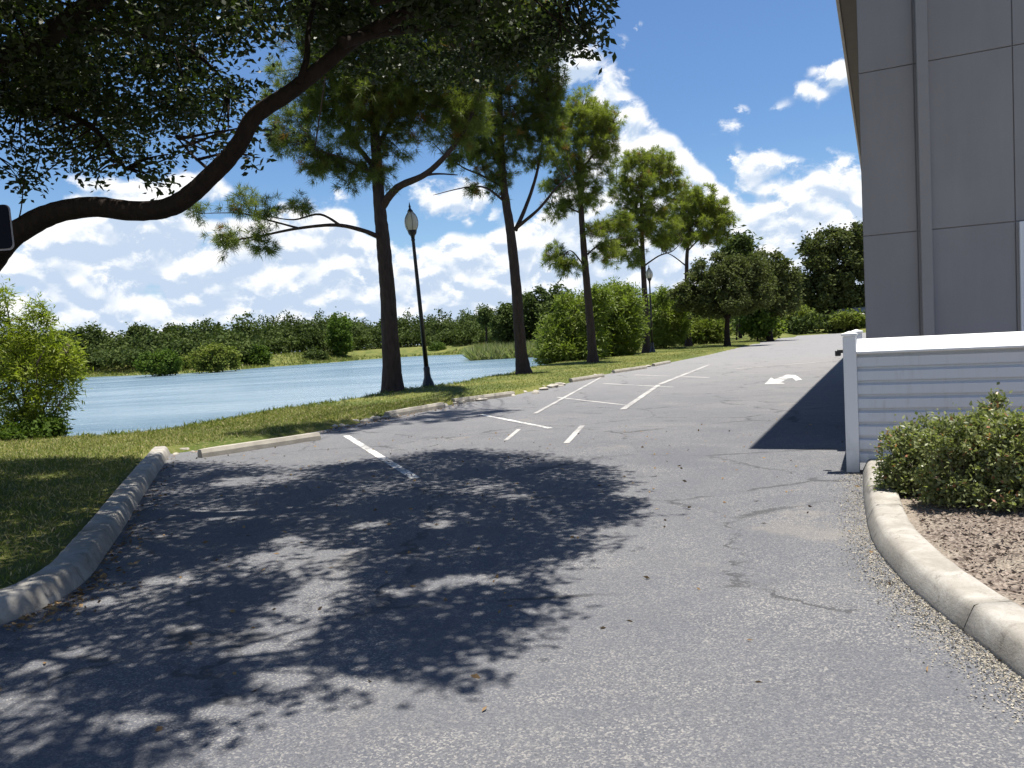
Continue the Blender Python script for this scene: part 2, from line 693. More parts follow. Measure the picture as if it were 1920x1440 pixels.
# stucco wall, shared by the building's own parts
m, N, b, _ = new_mat('grey_stucco')
v = pos_vec(N)
n1 = N.noise(v, .8, 5, .6)
n2 = N.noise(v, 90, 3, .7)
mpw = N.n('ShaderNodeMapping'); N.put(mpw.inputs[0], v); mpw.inputs['Scale'].default_value = (3, 3, .35)
n1 = N.m('ADD', N.m('MULTIPLY', n1, .6), N.m('MULTIPLY', N.noise(mpw.outputs[0], 1.6, 6, .7), .45))
N.put(b.inputs['Base Color'], N.mix(N.smooth(n1, .3, .75), (.290, .270, .262), (.335, .312, .302)))
b.inputs['Roughness'].default_value = .92
b.inputs['Specular IOR Level'].default_value = .15
bump(N, b, n2, .35, .004)
M['stucco'] = m
M['groove'] = simple('joint_grey', (.28, .26, .25), .9, .1)
M['trim'] = simple('painted_trim_grey', (.305, .280, .266), .6, .08)
M['soffit'] = simple('soffit_brown', (.16, .13, .10), .8, .12)
M['fascia'] = simple('fascia_tan', (.42, .36, .29), .6, .1)
M['roofing'] = simple('roof_grey', (.35, .33, .31), .8, .1)
def grimy(name, col):
    m, N, b, _ = new_mat(name)
    v = pos_vec(N)
    sp_ = N.n('ShaderNodeSeparateXYZ'); N.put(sp_.inputs[0], v)
    mp_ = N.n('ShaderNodeMapping'); N.put(mp_.inputs[0], v); mp_.inputs['Scale'].default_value = (5, 5, .8)
    streak = N.smooth(N.noise(mp_.outputs[0], 2.2, 7, .7), .50, .78)
    low = N.smooth(N.m('ADD', sp_.outputs[2], N.m('MULTIPLY', N.noise(v, 7, 5, .7), .5)), .62, .22)
    dirt = N.m('ADD', N.m('MULTIPLY', streak, .35), N.m('MULTIPLY', low, .45), clamp=True)
    N.put(b.inputs['Base Color'], N.mix(dirt, col, (.30, .28, .22)))
    b.inputs['Roughness'].default_value = .55
    b.inputs['Specular IOR Level'].default_value = .3
    return m


M['vinyl'] = grimy('white_vinyl', (.76, .76, .75))
M['siding'] = grimy('pale_grey_siding', (.60, .62, .65))
M['window_frame'] = simple('white_window_frame', (.75, .75, .75), .4, .03)
m, N, b, _ = new_mat('dark_blue_glass')
N.put(b.inputs['Base Color'], N.mix(N.noise(pos_vec(N), 1.5), (.010, .016, .03), (.02, .03, .05)))
b.inputs['Roughness'].default_value = .06
b.inputs['Specular IOR Level'].default_value = .8
M['glass'] = m
M['black_metal'] = simple('black_metal', (.010, .010, .011), .42, .2)
M['lamp_glass'] = None
m, N, b, _ = new_mat('frosted_lamp_globe')
N.put(b.inputs['Base Color'], N.mix(N.noise(pos_vec(N), 9), (.62, .56, .42), (.78, .72, .58)))
b.inputs['Roughness'].default_value = .35
b.inputs['Transmission Weight'].default_value = .35
M['lamp_glass'] = m
M['sign_black'] = simple('sign_black', (.006, .006, .010), .7, .2, spec=.08)
M['sign_edge'] = simple('sign_border_grey', (.22, .20, .19), .5, .1)
M['pale_mark'] = simple('sign_mark_pale', (.75, .75, .72), .5, .05)
M['pole_metal'] = simple('sign_post_metal', (.25, .25, .25), .5, .1, metallic=.6)
M['oak_bark'] = bark_mat('oak_bark', (.008, .006, .005), (.038, .027, .021), 7)
M['pine_bark'] = bark_mat('pine_bark', (.016, .011, .010), (.085, .060, .048), 5)
M['pale_bark'] = bark_mat('pale_shrub_bark', (.05, .04, .03), (.16, .13, .10), 6)
M['oak_leaf'] = leaf_mat('oak_leaves', (.014, .024, .008), (.060, .082, .022), .34, .5, .35)
M['pine_leaf'] = leaf_mat('pine_needles', (.026, .044, .010), (.215, .245, .050), .50, .5, .35, 1.0, (.20, .10, .03))
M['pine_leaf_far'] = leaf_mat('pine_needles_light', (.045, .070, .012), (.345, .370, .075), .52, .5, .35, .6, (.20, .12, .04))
M['willow_leaf'] = leaf_mat('willow_leaves', (.115, .155, .018), (.330, .370, .050), .45, .5, .35, .9)
M['willow_far'] = leaf_mat('willow_leaves_far', (.085, .125, .020), (.240, .285, .060), .40, .55, .3, .35)
M['elm_leaf'] = leaf_mat('dusty_oak_leaves', (.045, .058, .022), (.135, .150, .055), .25, .8, .08, .5)
M['dark_leaf'] = leaf_mat('dark_wood_leaves', (.028, .044, .014), (.100, .128, .040), .2, .85, .06, .12)
M['mid_leaf'] = leaf_mat('mid_green_leaves', (.040, .075, .012), (.110, .160, .030), .3, .75, .1, .2)
M['bank_leaf'] = leaf_mat('olive_bank_leaves', (.070, .100, .018), (.200, .225, .050), .3, .75, .1, .2)
M['shrub_leaf'] = leaf_mat('hedge_leaves', (.075, .095, .035), (.330, .350, .150), .35, .42, .5, 2.5, (.34, .16, .09))
M['grass'] = leaf_mat('grass_blades', (.065, .105, .014), (.250, .255, .070), .3, .6, .25, .45, (.40, .34, .19))
M['reed'] = leaf_mat('reed_blades', (.12, .16, .05), (.30, .30, .14), .3, .7, .2, .3)

# mulch
m, N, b, _ = new_mat('bark_mulch')
v = pos_vec(N)
at = N.voro(v, 60, out='Color')
sc_ = N.n('ShaderNodeSeparateColor'); N.put(sc_.inputs[0], at)
c = N.mix(sc_.outputs[0], (.080, .056, .042), (.29, .24, .195))
c = N.mix(N.m('MULTIPLY', N.smooth(N.noise(v, 1.3, 4), .45, .65), .6), c, (.30, .26, .20))
N.put(b.inputs['Base Color'], c)
b.inputs['Roughness'].default_value = .95
bump(N, b, N.voro(v, 60), .9, .02)
M['mulch'] = m
M['chips'] = leaf_mat('mulch_chips', (.065, .045, .034), (.34, .28, .23), .0, .9, .1, 3)

# ------------------------------------------------------------------ the lay of the land
edge_px = [(320, 852), (420, 838), (520, 822), (610, 806), (690, 790), (760, 776), (850, 758), (960, 742), (1050, 722),
           (1130, 703), (1250, 681), (1330, 665), (1400, 648), (1445, 638), (1480, 630)]
far_edge = [G(*p) for p in edge_px]
left_kerb_px = [(-420, 1262), (-200, 1225), (0, 1172), (80, 1140), (130, 1112), (170, 1080), (205, 1030), (235, 985), (280, 912), (320, 852)]
left_kerb = [G(*p) for p in left_kerb_px]
right_kerb_px = [(1618, 884), (1620, 935), (1634, 1010), (1680, 1076), (1742, 1134), (1830, 1203), (1920, 1275), (2080, 1400), (2300, 1560)]
right_kerb = [G(*p) for p in right_kerb_px]
lot = [p + Vector((-.08, .03, 0)) for p in left_kerb] + far_edge[1:]
lot += [G(1560, 625.5), G(1640, 622), Vector((75, 88, 0)), Vector((60, 30, 0)), Vector((40, -12, 0)), Vector((-20, -14, 0)), Vector((-22, 0, 0))]
lot2 = [(p.x, p.y) for p in lot]

crest_px = [(-900, 900), (-300, 862), (0, 838), (150, 827), (300, 812), (500, 781), (720, 743), (860, 722), (960, 702), (1010, 690), (1110, 670), (1180, 657)]
crest = [G(*p) for p in crest_px]
shore = []
for i, p in enumerate(crest):
    t = crest[min(i + 1, len(crest) - 1)] - crest[max(i - 1, 0)]
    t.normalize()
    shore.append((p + Vector((-t.y, t.x, 0)) * 2.3))
WATER_Z = -1.0
far_shore_px = [(1090, 664), (1000, 664), (960, 664), (890, 664), (800, 667), (700, 673), (600, 682), (520, 687), (440, 694), (340, 701), (200, 706), (100, 711), (-60, 716), (-260, 726)]
far_shore = [G(*p, WATER_Z) for p in far_shore_px]
lake = [(p.x, p.y) for p in shore] + [(p.x, p.y) for p in far_shore] + [(-230, 120), (-230, 30)]


def land_z(x, y):
    x = np.asarray(x, float); y = np.asarray(y, float)
    sl = sdist(x, y, lot2)
    sk = sdist(x, y, lake)
    z = -.06 + .15 * sstep(sl, -.12, .25)
    plat = z + .05 * np.sin(x * .9 + 1.3) * np.sin(y * .7) * sstep(sl, .5, 3) + .95 * sstep(y, 70, 140) * sstep(sk, 3, 14)
    low = -1.0 - 1.3 * sstep(-sk, 0, 8)
    t = sstep(sk, 0.0, 2.4 + 10 * sstep(y, 70, 130))
    return np.where(sk < 0, low, -1.0 + (plat + 1.0) * t) * np.where(sl < 0, 0, 1) + np.where(sl < 0, -.06, 0)


def axis_pts(lo, hi, dense_lo, dense_hi, step):
    a = list(np.arange(dense_lo, dense_hi + 1e-6, step))
    s, p = step, dense_hi
    while p < hi:
        s = min(s * 1.09, 60)
        p += s
        a.append(p)
    s, p = step, dense_lo
    while p > lo:
        s = min(s * 1.09, 60)
        p -= s
        a.insert(0, p)
    return np.array(a)


gx = axis_pts(-1500, 1500, -10, 12, .14)
gy = axis_pts(-300, 2500, 2, 34, .16)
GX, GY = np.meshgrid(gx, gy)
GZ = land_z(GX.ravel(), GY.ravel())
nx, ny = len(gx), len(gy)
me = bpy.data.meshes.new('ground')
vv = np.stack([GX.ravel(), GY.ravel(), GZ], axis=1).astype(np.float32)
me.vertices.add(nx * ny)
me.vertices.foreach_set('co', vv.ravel())
ii = (np.arange(ny - 1)[:, None] * nx + np.arange(nx - 1)[None, :]).ravel()
qd = np.stack([ii, ii + 1, ii + nx + 1, ii + nx], axis=1).astype(np.int32)
me.loops.add(qd.size)
me.loops.foreach_set('vertex_index', qd.ravel())
me.polygons.add(len(qd))
me.polygons.foreach_set('loop_start', np.arange(0, qd.size, 4, dtype=np.int32))
me.polygons.foreach_set('loop_total', np.full(len(qd), 4, dtype=np.int32))
me.update(calc_edges=True)
tag(link_mesh('ground', me, M['lawn'], None, True), kind='structure')

# water sheet
wm = MB()
wm.add([(-260, 15, WATER_Z), (60, 15, WATER_Z), (60, 215, WATER_Z), (-260, 215, WATER_Z)], [(0, 1, 2, 3)])
tag(wm.build('lake_water', M['water']), kind='structure')

# asphalt sheet
am = MB()
am.add([(p.x, p.y, 0) for p in lot], [tuple(range(len(lot)))])
ao = am.build('asphalt_lot', M['asphalt'])
import bmesh
bm = bmesh.new(); bm.from_mesh(ao.data)
bmesh.ops.triangulate(bm, faces=bm.faces[:])
bmesh.ops.recalc_face_normals(bm, faces=bm.faces[:])
bm.to_mesh(ao.data); bm.free()
if ao.data.polygons[0].normal.z < 0:
    ao.data.flip_normals()
tag(ao, kind='structure')

# ------------------------------------------------------------------ painted markings
def stripe(name, p0, p1, w, label, z=.004, mat='paint', cat='painted line', group=None):
    p0, p1 = Vector(p0), Vector(p1)
    t = (p1 - p0).normalized()
    s = Vector((-t.y, t.x, 0)) * w / 2
    n = 14
    vs, fs = [], []
    for i in range(n + 1):
        q = p0.lerp(p1, i / n)
        j = (random.random() - .5) * .012
        vs += [(q.x + s.x * (1 + j * 8), q.y + s.y * (1 + j * 8), z), (q.x - s.x * (1 - j * 8), q.y - s.y * (1 - j * 8), z)]
    for i in range(n):
        fs.append((2 * i, 2 * i + 1, 2 * i + 3, 2 * i + 2))
    mb = MB(); mb.add(vs, fs)
    return tag(mb.build(name, M[mat]), label, cat, group)


SG = 'white lines painted on the asphalt lot'
stripe('parking_line', G(649, 817), G(779, 897), .115, 'bright white stall line just beyond the oak shade, nearest to the camera', group=SG)
stripe('parking_line', G(900, 777), G(1032, 803), .10, 'white stall line in the middle of the lot, second nearest to the camera', group=SG)
stripe('parking_line', G(1045, 745), G(1176, 760), .09, 'thin stall line meeting the foot of the long curved line, third from the camera', mat='faded', group=SG)
stripe('parking_line', G(1130, 719), G(1262, 726), .12, 'faded stall line crossing the long lines, fourth from the camera', mat='faded', group=SG)
stripe('parking_line', G(1190, 703), G(1330, 708), .14, 'faint far stall line running towards the painted arrow', mat='faded', group=SG)
stripe('painted_line', G(1003, 776), G(1130, 706), .09, 'long faded lengthwise line slanting away from the middle stall lines', z=.008, mat='faded', group=SG)
stripe('painted_line', G(1168, 768), G(1235, 722), .13, 'near half of the wide worn lengthwise line right of the stalls', z=.008, mat='faded', group=SG)
stripe('painted_line', G(1236, 721), G(1330, 684), .15, 'far half of the wide worn lengthwise line right of the stalls', z=.008, mat='faded', group=SG)
stripe('painted_dash', G(948, 826), G(973, 805), .07, 'short faded dash left of the pair near the sandy patch', mat='faded', group=SG)
stripe('painted_dash', G(1062, 831), G(1092, 798), .09, 'short worn dash right of the pair near the sandy patch', mat='faded', group=SG)
stripe('painted_line', G(1380, 692), G(1575, 676), .18, 'pale cross line beyond the painted arrow by the fence', z=.008, mat='faded', group=SG)
# arrow: bent turn arrow
tip = G(1436, 720)
arrow = [G(*p) for p in ((1434, 720), (1446, 708), (1452, 711.5), (1476, 702.5), (1492, 703.5), (1504, 712), (1492, 714), (1486, 708.5), (1478, 709.5), (1464, 716.5), (1472, 719.5))]
mb = MB(); mb.add([(p.x, p.y, .004) for p in arrow], [tuple(range(len(arrow)))])
tag(mb.build('painted_arrow', M['paint']), 'white turn arrow painted on the asphalt by the building shadow', 'arrow marking')

# ------------------------------------------------------------------ kerbs
def kerb(name, path, label, width=.25, h=.145, side=1, seg=2.6, cat='kerb'):
    pts = catmull(path, 8)
    prof = [(0, -.12), (0, .02), (.035 * side, h * .72), (.050 * side, h * .90), (.075 * side, h * .98), (.10 * side, h), ((width - .03) * side, h + .004), ((width - .008) * side, h - .006), (width * side, h - .02), (width * side, -.12)]
    root = empty(name, tuple(pts[len(pts) // 2]), label, cat)
    # split into cast lengths with a narrow joint between
    cum = [0]
    for i in range(1, len(pts)):
        cum.append(cum[-1] + (pts[i] - pts[i - 1]).length)
    total = cum[-1]

    def at(s):
        for i in range(1, len(pts)):
            if cum[i] >= s:
                return pts[i - 1].lerp(pts[i], (s - cum[i - 1]) / max(1e-6, cum[i] - cum[i - 1]))
        return pts[-1]
    s = 0
    while s < total - .2:
        e = min(total, s + seg)
        k = max(4, int((e - s) / .08))
        path2 = [at(s + .003 + (e - s - .006) * j / k) for j in range(k + 1)]
        q = MB()
        q.sweep(path2, prof)
        for i, (x, y, z) in enumerate(q.v):     # slightly worn edges
            if z > .03:
                q.v[i] = (x + random.uniform(-.003, .003), y + random.uniform(-.003, .003), z + random.uniform(-.004, .003))
        q.build('kerb_length', M['concrete'], root, True)
        s = e
    return root


kerb('concrete_kerb', left_kerb, 'curved concrete kerb along the shaded lawn on the left', side=-1, seg=3.0)
kerb('concrete_kerb', right_kerb, 'curved concrete kerb round the mulch bed on the right', side=-1, seg=2.2)

# ------------------------------------------------------------------ mulch bed behind the right kerb
_rk = catmull(right_kerb, 6)
bed = []
for i_, p_ in enumerate(_rk):
    t_ = (_rk[min(i_ + 1, len(_rk) - 1)] - _rk[max(i_ - 1, 0)]).normalized()
    bed.append(p_ + Vector((-t_.y, t_.x, 0)) * .19)
bed += [Vector((9, 1.0, 0)), Vector((12, 4, 0)), right_kerb[0] + AX * 9 + BX * .3, right_kerb[0] + BX * .3]
bed2 = [(p.x, p.y) for p in bed]
bx = np.arange(1.2, 12.2, .09); by = np.arange(-.5, 9, .09)
BXg, BYg = np.meshgrid(bx, by)
sdb = sdist(BXg.ravel(), BYg.ravel(), bed2)


def bed_z(x, y):
    s = -sdist(np.asarray(x, float), np.asarray(y, float), bed2)
    return .09 + .07 * sstep(s, .1, .9) + .012 * np.sin(np.asarray(x) * 7) * np.cos(np.asarray(y) * 6)


mb = MB()
ids = {}
Z = bed_z(BXg.ravel(), BYg.ravel())
rough = rng.normal(size=Z.shape) * .006
w_ = len(bx)
keep = sdb < .05
for j in range(len(by) - 1):
    for i in range(w_ - 1):
        k = j * w_ + i
        q = (k, k + 1, k + w_ + 1, k + w_)
        if all(keep[t] for t in q):
            for t in q:
                if t not in ids:
                    ids[t] = len(mb.v)
                    mb.v.append((BXg.ravel()[t], BYg.ravel()[t], Z[t] + rough[t]))
            mb.f.append(tuple(ids[t] for t in q))
tag(mb.build('mulch_bed', M['mulch'], None, True), kind='structure')
n = 60000
cx = rng.uniform(2.0, 9.0, n); cy = rng.uniform(1.0, 8.6, n)
ok = sdist(cx, cy, bed2) < -.14
cx, cy = cx[ok], cy[ok]
c = np.stack([cx, cy, bed_z(cx, cy) + .012], axis=1)
d = rand_dirs(len(c), .25, .05)
tag(np_mesh('mulch_chips', leaf_quads(c, .030, .014, d, .7), 4, M['chips'], tone=rng.random(len(c))), 'brown bark mulch chips strewn over the bed behind the right kerb', 'mulch', kind='stuff')

# grit along the right kerb foot
n = 9000
t = rng.random(n)
path = catmull(right_kerb, 10)
idx = (t * (len(path) - 1.001)).astype(int)
pp = np.array([path[i] for i in idx]) + (np.array([path[i + 1] for i in idx]) - np.array([path[i] for i in idx])) * rng.random((n, 1))
nrm = np.array([((path[i + 1] - path[i]).y, -(path[i + 1] - path[i]).x, 0) for i in idx]); nrm = unit(nrm)
pp = pp + nrm * (np.abs(rng.normal(size=(n, 1))) * .11)
pp[:, 2] = .004
tag(np_mesh('kerb_grit', leaf_quads(pp, .010, .008, rand_dirs(n, .2, .1), .6), 4, leaf_mat('grit_stones', (.20, .18, .15), (.42, .38, .30), 0, .9, .1, 3), tone=rng.random(n)), 'pale grit and dry debris lying along the foot of the right kerb', 'grit', kind='stuff')

n = 1500
fx = np.concatenate([rng.uniform(-6, 4.5, 500), np.array([p.x for p in catmull(left_kerb, 8)])[rng.integers(0, 60, 400)] + np.abs(rng.normal(size=400)) * .12 + .02,
                     rng.uniform(-4, 5, 600)])
lk_ = catmull(left_kerb, 8)
ii_ = rng.integers(8, len(lk_) - 1, 400)
fx[500:900] = [lk_[i].x for i in ii_] + np.abs(rng.normal(size=400)) * .15 + .02
fy = np.concatenate([rng.uniform(3, 13, 500), [lk_[i].y for i in ii_] - np.abs(rng.normal(size=400)) * .05, np.zeros(600)])
for q in range(600):
    e0 = far_edge[1 + q % 5]; e1 = far_edge[2 + q % 5]
    pq = e0.lerp(e1, random.random())
    fx[900 + q] = pq.x + abs(random.gauss(0, .25)); fy[900 + q] = pq.y - abs(random.gauss(0, .25))
tag(np_mesh('fallen_leaves', leaf_quads(np.stack([fx, fy, np.full(n, .006)], 1), .040, .020, rand_dirs(n, .12, .10), .5), 4, leaf_mat('dry_leaves', (.06, .035, .018), (.34, .23, .12), 0, .9, .1, 3), tone=rng.random(n)), 'dry brown fallen leaves scattered over the asphalt and along its edge', 'leaf litter', kind='stuff')

# ------------------------------------------------------------------ building
def wp(a, b, z):
    """building coordinates: a to the right along the front, b away, z up"""
    v = AX * a + BX * b
    return Vector((v.x, v.y, z))


H = 7.55
WALL_A, WALL_B = -.20, 10.75
BL, BD = 16.0, 26.0


def hit_wall(px, py):
    """building a,z coordinates of a photo point on the front wall plane"""
    v = ray(px, py)
    t = WALL_B / v.dot(BX)
    p = v * t + Vector((0, 0, EYE))
    return p.dot(AX), p.z


bld = empty('office_building', tuple(wp(WALL_A, WALL_B, 0)), 'grey stucco building with flat panelled wall at the right, eave overhanging', 'building')
mb = MB()
# front wall made of stucco panels with recessed joints
zj = [0, hit_wall(1800, 423)[1], hit_wall(1800, 106)[1], H - .12]
zj = [0, hit_wall(1740, 431)[1], hit_wall(1740, 114)[1], H - .12]
aj = [WALL_A, hit_wall(1700, 300)[0] + .10, hit_wall(1900, 200)[0]]
print('joints', zj, aj)
step_a = 2.1
while aj[-1] < BL - step_a:
    aj.append(aj[-1] + step_a)
win_a0, win_z1 = hit_wall(1910, 416)
win_z0 = 1.0
g = .0045
mbp = MB()
for i in range(len(aj) - 1):
    for j in range(len(zj) - 1):
        a0, a1 = aj[i] + g, aj[i + 1] - g
        z0, z1 = zj[j] + g, zj[j + 1] - g
        mbp.box(wp((a0 + a1) / 2, WALL_B + .014, (z0 + z1) / 2), AX * (a1 - a0) / 2, BX * .012, Vector((0, 0, (z1 - z0) / 2)), .004)
mbp.build('wall_panels', M['stucco'], bld)
mb.box(wp((WALL_A + BL) / 2, WALL_B + .026 + .12, H / 2 - .06), AX * (BL - WALL_A) / 2, BX * .12, Vector((0, 0, H / 2 - .06)))
mb.build('wall_core', M['groove'], bld)
mb = MB()
mb.box(wp(WALL_A + .13, WALL_B + .27 + BD / 2, H / 2 - .06), AX * .12, BX * BD / 2, Vector((0, 0, H / 2 - .06)))
mb.box(wp((WALL_A + BL) / 2, WALL_B + .27 + BD + .12, H / 2 - .06), AX * (BL - WALL_A) / 2, BX * .12, Vector((0, 0, H / 2 - .06)))
mb.box(wp(BL - .12, WALL_B + .27 + BD / 2, H / 2 - .06), AX * .12, BX * BD / 2, Vector((0, 0, H / 2 - .06)))
mb.build('side_wall', M['stucco'], bld)
# vertical trim band
ta0 = hit_wall(1722, 300)[0]; ta1 = hit_wall(1744, 300)[0]
mb = MB()
mb.box(wp((ta0 + ta1) / 2, WALL_B - .045, H / 2 - .08), AX * (ta1 - ta0) / 2, BX * .044, Vector((0, 0, H / 2 - .08)), .008)
mb.build('trim_band', M['trim'], bld)
# roof slab with soffit and fascia
EAVE_A, EAVE_B = -.60, 10.45
ra0, ra1, rb0, rb1 = EAVE_A, BL + .65, EAVE_B, WALL_B + BD + .9
mb = MB()
mb.box(wp((ra0 + ra1) / 2, (rb0 + rb1) / 2, H - .10), AX * ((ra1 - ra0) / 2 - .03), BX * ((rb1 - rb0) / 2 - .03), Vector((0, 0, .015)))
mb.build('soffit', M['soffit'], bld)
mb = MB()
mb.box(wp(ra0 + .012, (rb0 + rb1) / 2, H), AX * .012, BX * (rb1 - rb0) / 2, Vector((0, 0, .14)), .003)
mb.box(wp((ra0 + ra1) / 2, rb0 + .012, H), AX * ((ra1 - ra0) / 2 - .026), BX * .012, Vector((0, 0, .14)), .003)
mb.box(wp(ra1 - .012, (rb0 + rb1) / 2, H), AX * .012, BX * (rb1 - rb0) / 2, Vector((0, 0, .14)), .003)
mb.build('fascia', M['fascia'], bld)
mb = MB()
mb.box(wp(ra0 - .028, (rb0 + rb1) / 2, H + .09), AX * .026, BX * ((rb1 - rb0) / 2), Vector((0, 0, .04)), .012)
mb.build('gutter', M['fascia'], bld)
mb = MB()
c0, c1, c2, c3 = wp(ra0, rb0, H + .15), wp(ra1, rb0, H + .15), wp(ra1, rb1, H + .15), wp(ra0, rb1, H + .15)
r0, r1 = wp((ra0 + ra1) / 2, rb0 + 7, H + 2.0), wp((ra0 + ra1) / 2, rb1 - 7, H + 2.0)
mb.add([c0, c1, c2, c3, r0, r1], [(0, 1, 4), (1, 2, 5, 4), (2, 3, 5), (3, 0, 4, 5), (3, 2, 1, 0)])
mb.build('roof', M['roofing'], bld)
# window at the right edge of the picture
wa1 = win_a0 + 1.7
mb = MB()
fw = .065
for (o, ea, ez) in ((((win_a0 + fw / 2), (win_z0 + win_z1) / 2), fw / 2, (win_z1 - win_z0) / 2), ((wa1 - fw / 2, (win_z0 + win_z1) / 2), fw / 2, (win_z1 - win_z0) / 2),
                    (((win_a0 + wa1) / 2, win_z1 - fw / 2), (wa1 - win_a0) / 2 - fw - .001, fw / 2), (((win_a0 + wa1) / 2, win_z0 + fw / 2), (wa1 - win_a0) / 2 - fw - .001, fw / 2),
                    (((win_a0 + wa1) / 2, (win_z0 + win_z1) / 2), .02, (win_z1 - win_z0) / 2 - fw - .001)):
    mb.box(wp(o[0], WALL_B - .02, o[1]), AX * ea, BX * .03, Vector((0, 0, ez)), .006)
wf = mb.build('window', M['window_frame'], bld)
mb = MB()
mb.box(wp((win_a0 + wa1) / 2, WALL_B - .004, (win_z0 + win_z1) / 2), AX * ((wa1 - win_a0) / 2 - .02), BX * .003, Vector((0, 0, (win_z1 - win_z0) / 2 - .02)))
pane = mb.build('pane', M['glass'], bld)
pane.parent = wf
# ------------------------------------------------------------------ white vinyl fence
post0 = G(1600, 887)
FA, FB = post0.dot(AX), post0.dot(BX) + .06


def hit_fence(px, py, b):
    v = ray(px, py)
    t = b / v.dot(BX)
    p = v * t + Vector((0, 0, EYE))
    return p.dot(AX), p.z


ptop = hit_fence(1600, 626, FB)[1]
cap_near = hit_fence(1640, 659, FB)[1]
print('fence', FA, FB, ptop, cap_near)
fence = empty('vinyl_fence', tuple(wp(FA, FB, 0)), 'low white lap-board vinyl fence with a sloped top cap before the grey wall', 'fence')
FLEN = 5.2


def post(a, b, w=.062, h=None):
    h = h or ptop
    mb = MB()
    mb.box(wp(a, b, h / 2 - .01), AX * w, BX * w, Vector((0, 0, h / 2 - .012)), .006)
    o = mb.build('post', M['vinyl'], fence)
    mb = MB()
    mb.box(wp(a, b, h - .004), AX * (w + .012), BX * (w + .012), Vector((0, 0, .012)), .004)
    mb.add([wp(a - w, b - w, h + .009), wp(a + w, b - w, h + .009), wp(a + w, b + w, h + .009), wp(a - w, b + w, h + .009), wp(a, b, h + .03)],
           [(0, 1, 4), (1, 2, 4), (2, 3, 4), (3, 0, 4)])
    c = mb.build('post_cap', M['vinyl'], o) if False else mb.build('post_cap', M['vinyl'], fence)
    c.parent = o
    return o


post(FA, FB)
post(FA + FLEN, FB)
post(FA + .02, FB + 1.5)
# lap boards: six, each leaning out at its foot
nb = 8
zb0, zb1 = .10, cap_near - .01
bh = (zb1 - zb0) / nb
for i in range(nb):
    z0 = zb0 + i * bh
    mb = MB()
    a0, a1 = FA + .064, FA + FLEN - .064
    vs = []
    prof = [(-.040, z0 + .002), (-.041, z0 + bh * .66), (-.020, z0 + bh * .74), (-.002, z0 + bh * .82), (.0, z0 + bh), (.004, z0 + bh), (.004, z0 + .002)]
    for a in (a0, a1):
        vs += [wp(a, FB + .01 + y, z) for y, z in prof]
    k = len(prof)
    fs = [tuple(range(k))[::-1], tuple(range(k, 2 * k))] + [(i2, (i2 + 1) % k, k + (i2 + 1) % k, k + i2) for i2 in range(k)]
    mb.add(vs, fs)
    mb.build('lap_board', M['siding'], fence)
mb = MB()
mb.box(wp(FA + FLEN / 2, FB + .035, (zb0 + zb1) / 2), AX * (FLEN / 2 - .07), BX * .015, Vector((0, 0, (zb1 - zb0) / 2)))
mb.build('backing_panel', M['vinyl'], fence)
# sloped cap, near edge low and far edge high
mb = MB()
far_z = hit_fence(1640, 634, FB + .22)[1]
prof = [(-.075, cap_near - .012), (-.075, cap_near + .006), (.21, far_z), (.21, far_z - .03), (-.05, cap_near - .02)]
vs = []
for a in (FA + .064, FA + FLEN - .064):
    vs += [wp(a, FB + y, z) for y, z in prof]
k = len(prof)
mb.add(vs, [tuple(range(k))[::-1], tuple(range(k, 2 * k))] + [(i2, (i2 + 1) % k, k + (i2 + 1) % k, k + i2) for i2 in range(k)])
mb.build('top_cap', M['vinyl'], fence)
# side return running back from the corner post
mb = MB()
for i in range(nb):
    z0 = zb0 + i * bh
    mb.box(wp(FA + .03, FB + .78, z0 + bh / 2), AX * .014, BX * .66, Vector((0, 0, bh / 2 - .003)), .003)
mb.build('side_boards', M['vinyl'], fence)
mb = MB()
kz = hit_fence(1573, 658, FB + .2)
mb.box(wp(FA - .094, FB + .12, kz[1]), AX * .030, BX * .03, Vector((0, 0, .02)), .006)
mb.box(wp(FA - .118, FB + .12, kz[1] - .02), AX * .028, BX * .02, Vector((0, 0, .03)), .006)
mb.build('latch', M['black_metal'], fence)

# ------------------------------------------------------------------ wheel stops and rubble along the far edge
def wheel_stop(px0, px1, label, group='concrete wheel stops along the lot edge', h=.13, mat='stop_concrete'):
    p0, p1 = G(*px0), G(*px1)
    t = (p1 - p0); L = t.length; t.normalize()
    s = Vector((-t.y, t.x, 0))
    mb = MB()
    prof = [(-.085, .003), (-.080, h * .55), (-.050, h), (.050, h), (.080, h * .55), (.085, .003)]
    vs = []
    n = 12
    for i in range(n + 1):
        q = p0.lerp(p1, i / n)
        tap = .96 if i in (0, n) else 1
        for y, z in prof:
            vs.append(q + s * y * tap + Vector((0, 0, z * tap + random.uniform(-.004, .002))))
    k = len(prof)
    fs = [tuple(range(k)), tuple(n * k + j for j in range(k))[::-1]]
    for i in range(n):
        fs += [(i * k + j, i * k + (j + 1) % k, (i + 1) * k + (j + 1) % k, (i + 1) * k + j)[::-1] for j in range(k)]
    mb.add(vs, fs)
    return tag(mb.build('wheel_stop', M[mat], None), label, 'wheel stop', group)


wheel_stop((375, 858), (597, 824), 'long low concrete wheel stop just past the end of the left kerb')
wheel_stop((725, 783), (830, 764), 'dappled wheel stop in front of the nearest pine and the lamp post')
wheel_stop((850, 757), (962, 742), 'pale wheel stop on the lot edge between the lamp post and the second pine')
wheel_stop((1070, 717), (1130, 707), 'wheel stop at the foot of the third pine')
wheel_stop((1150, 700), (1210, 691), 'far wheel stop between the third and fourth pines')
wheel_stop((1225, 687), (1255, 681), 'farthest wheel stop near the fourth pine')


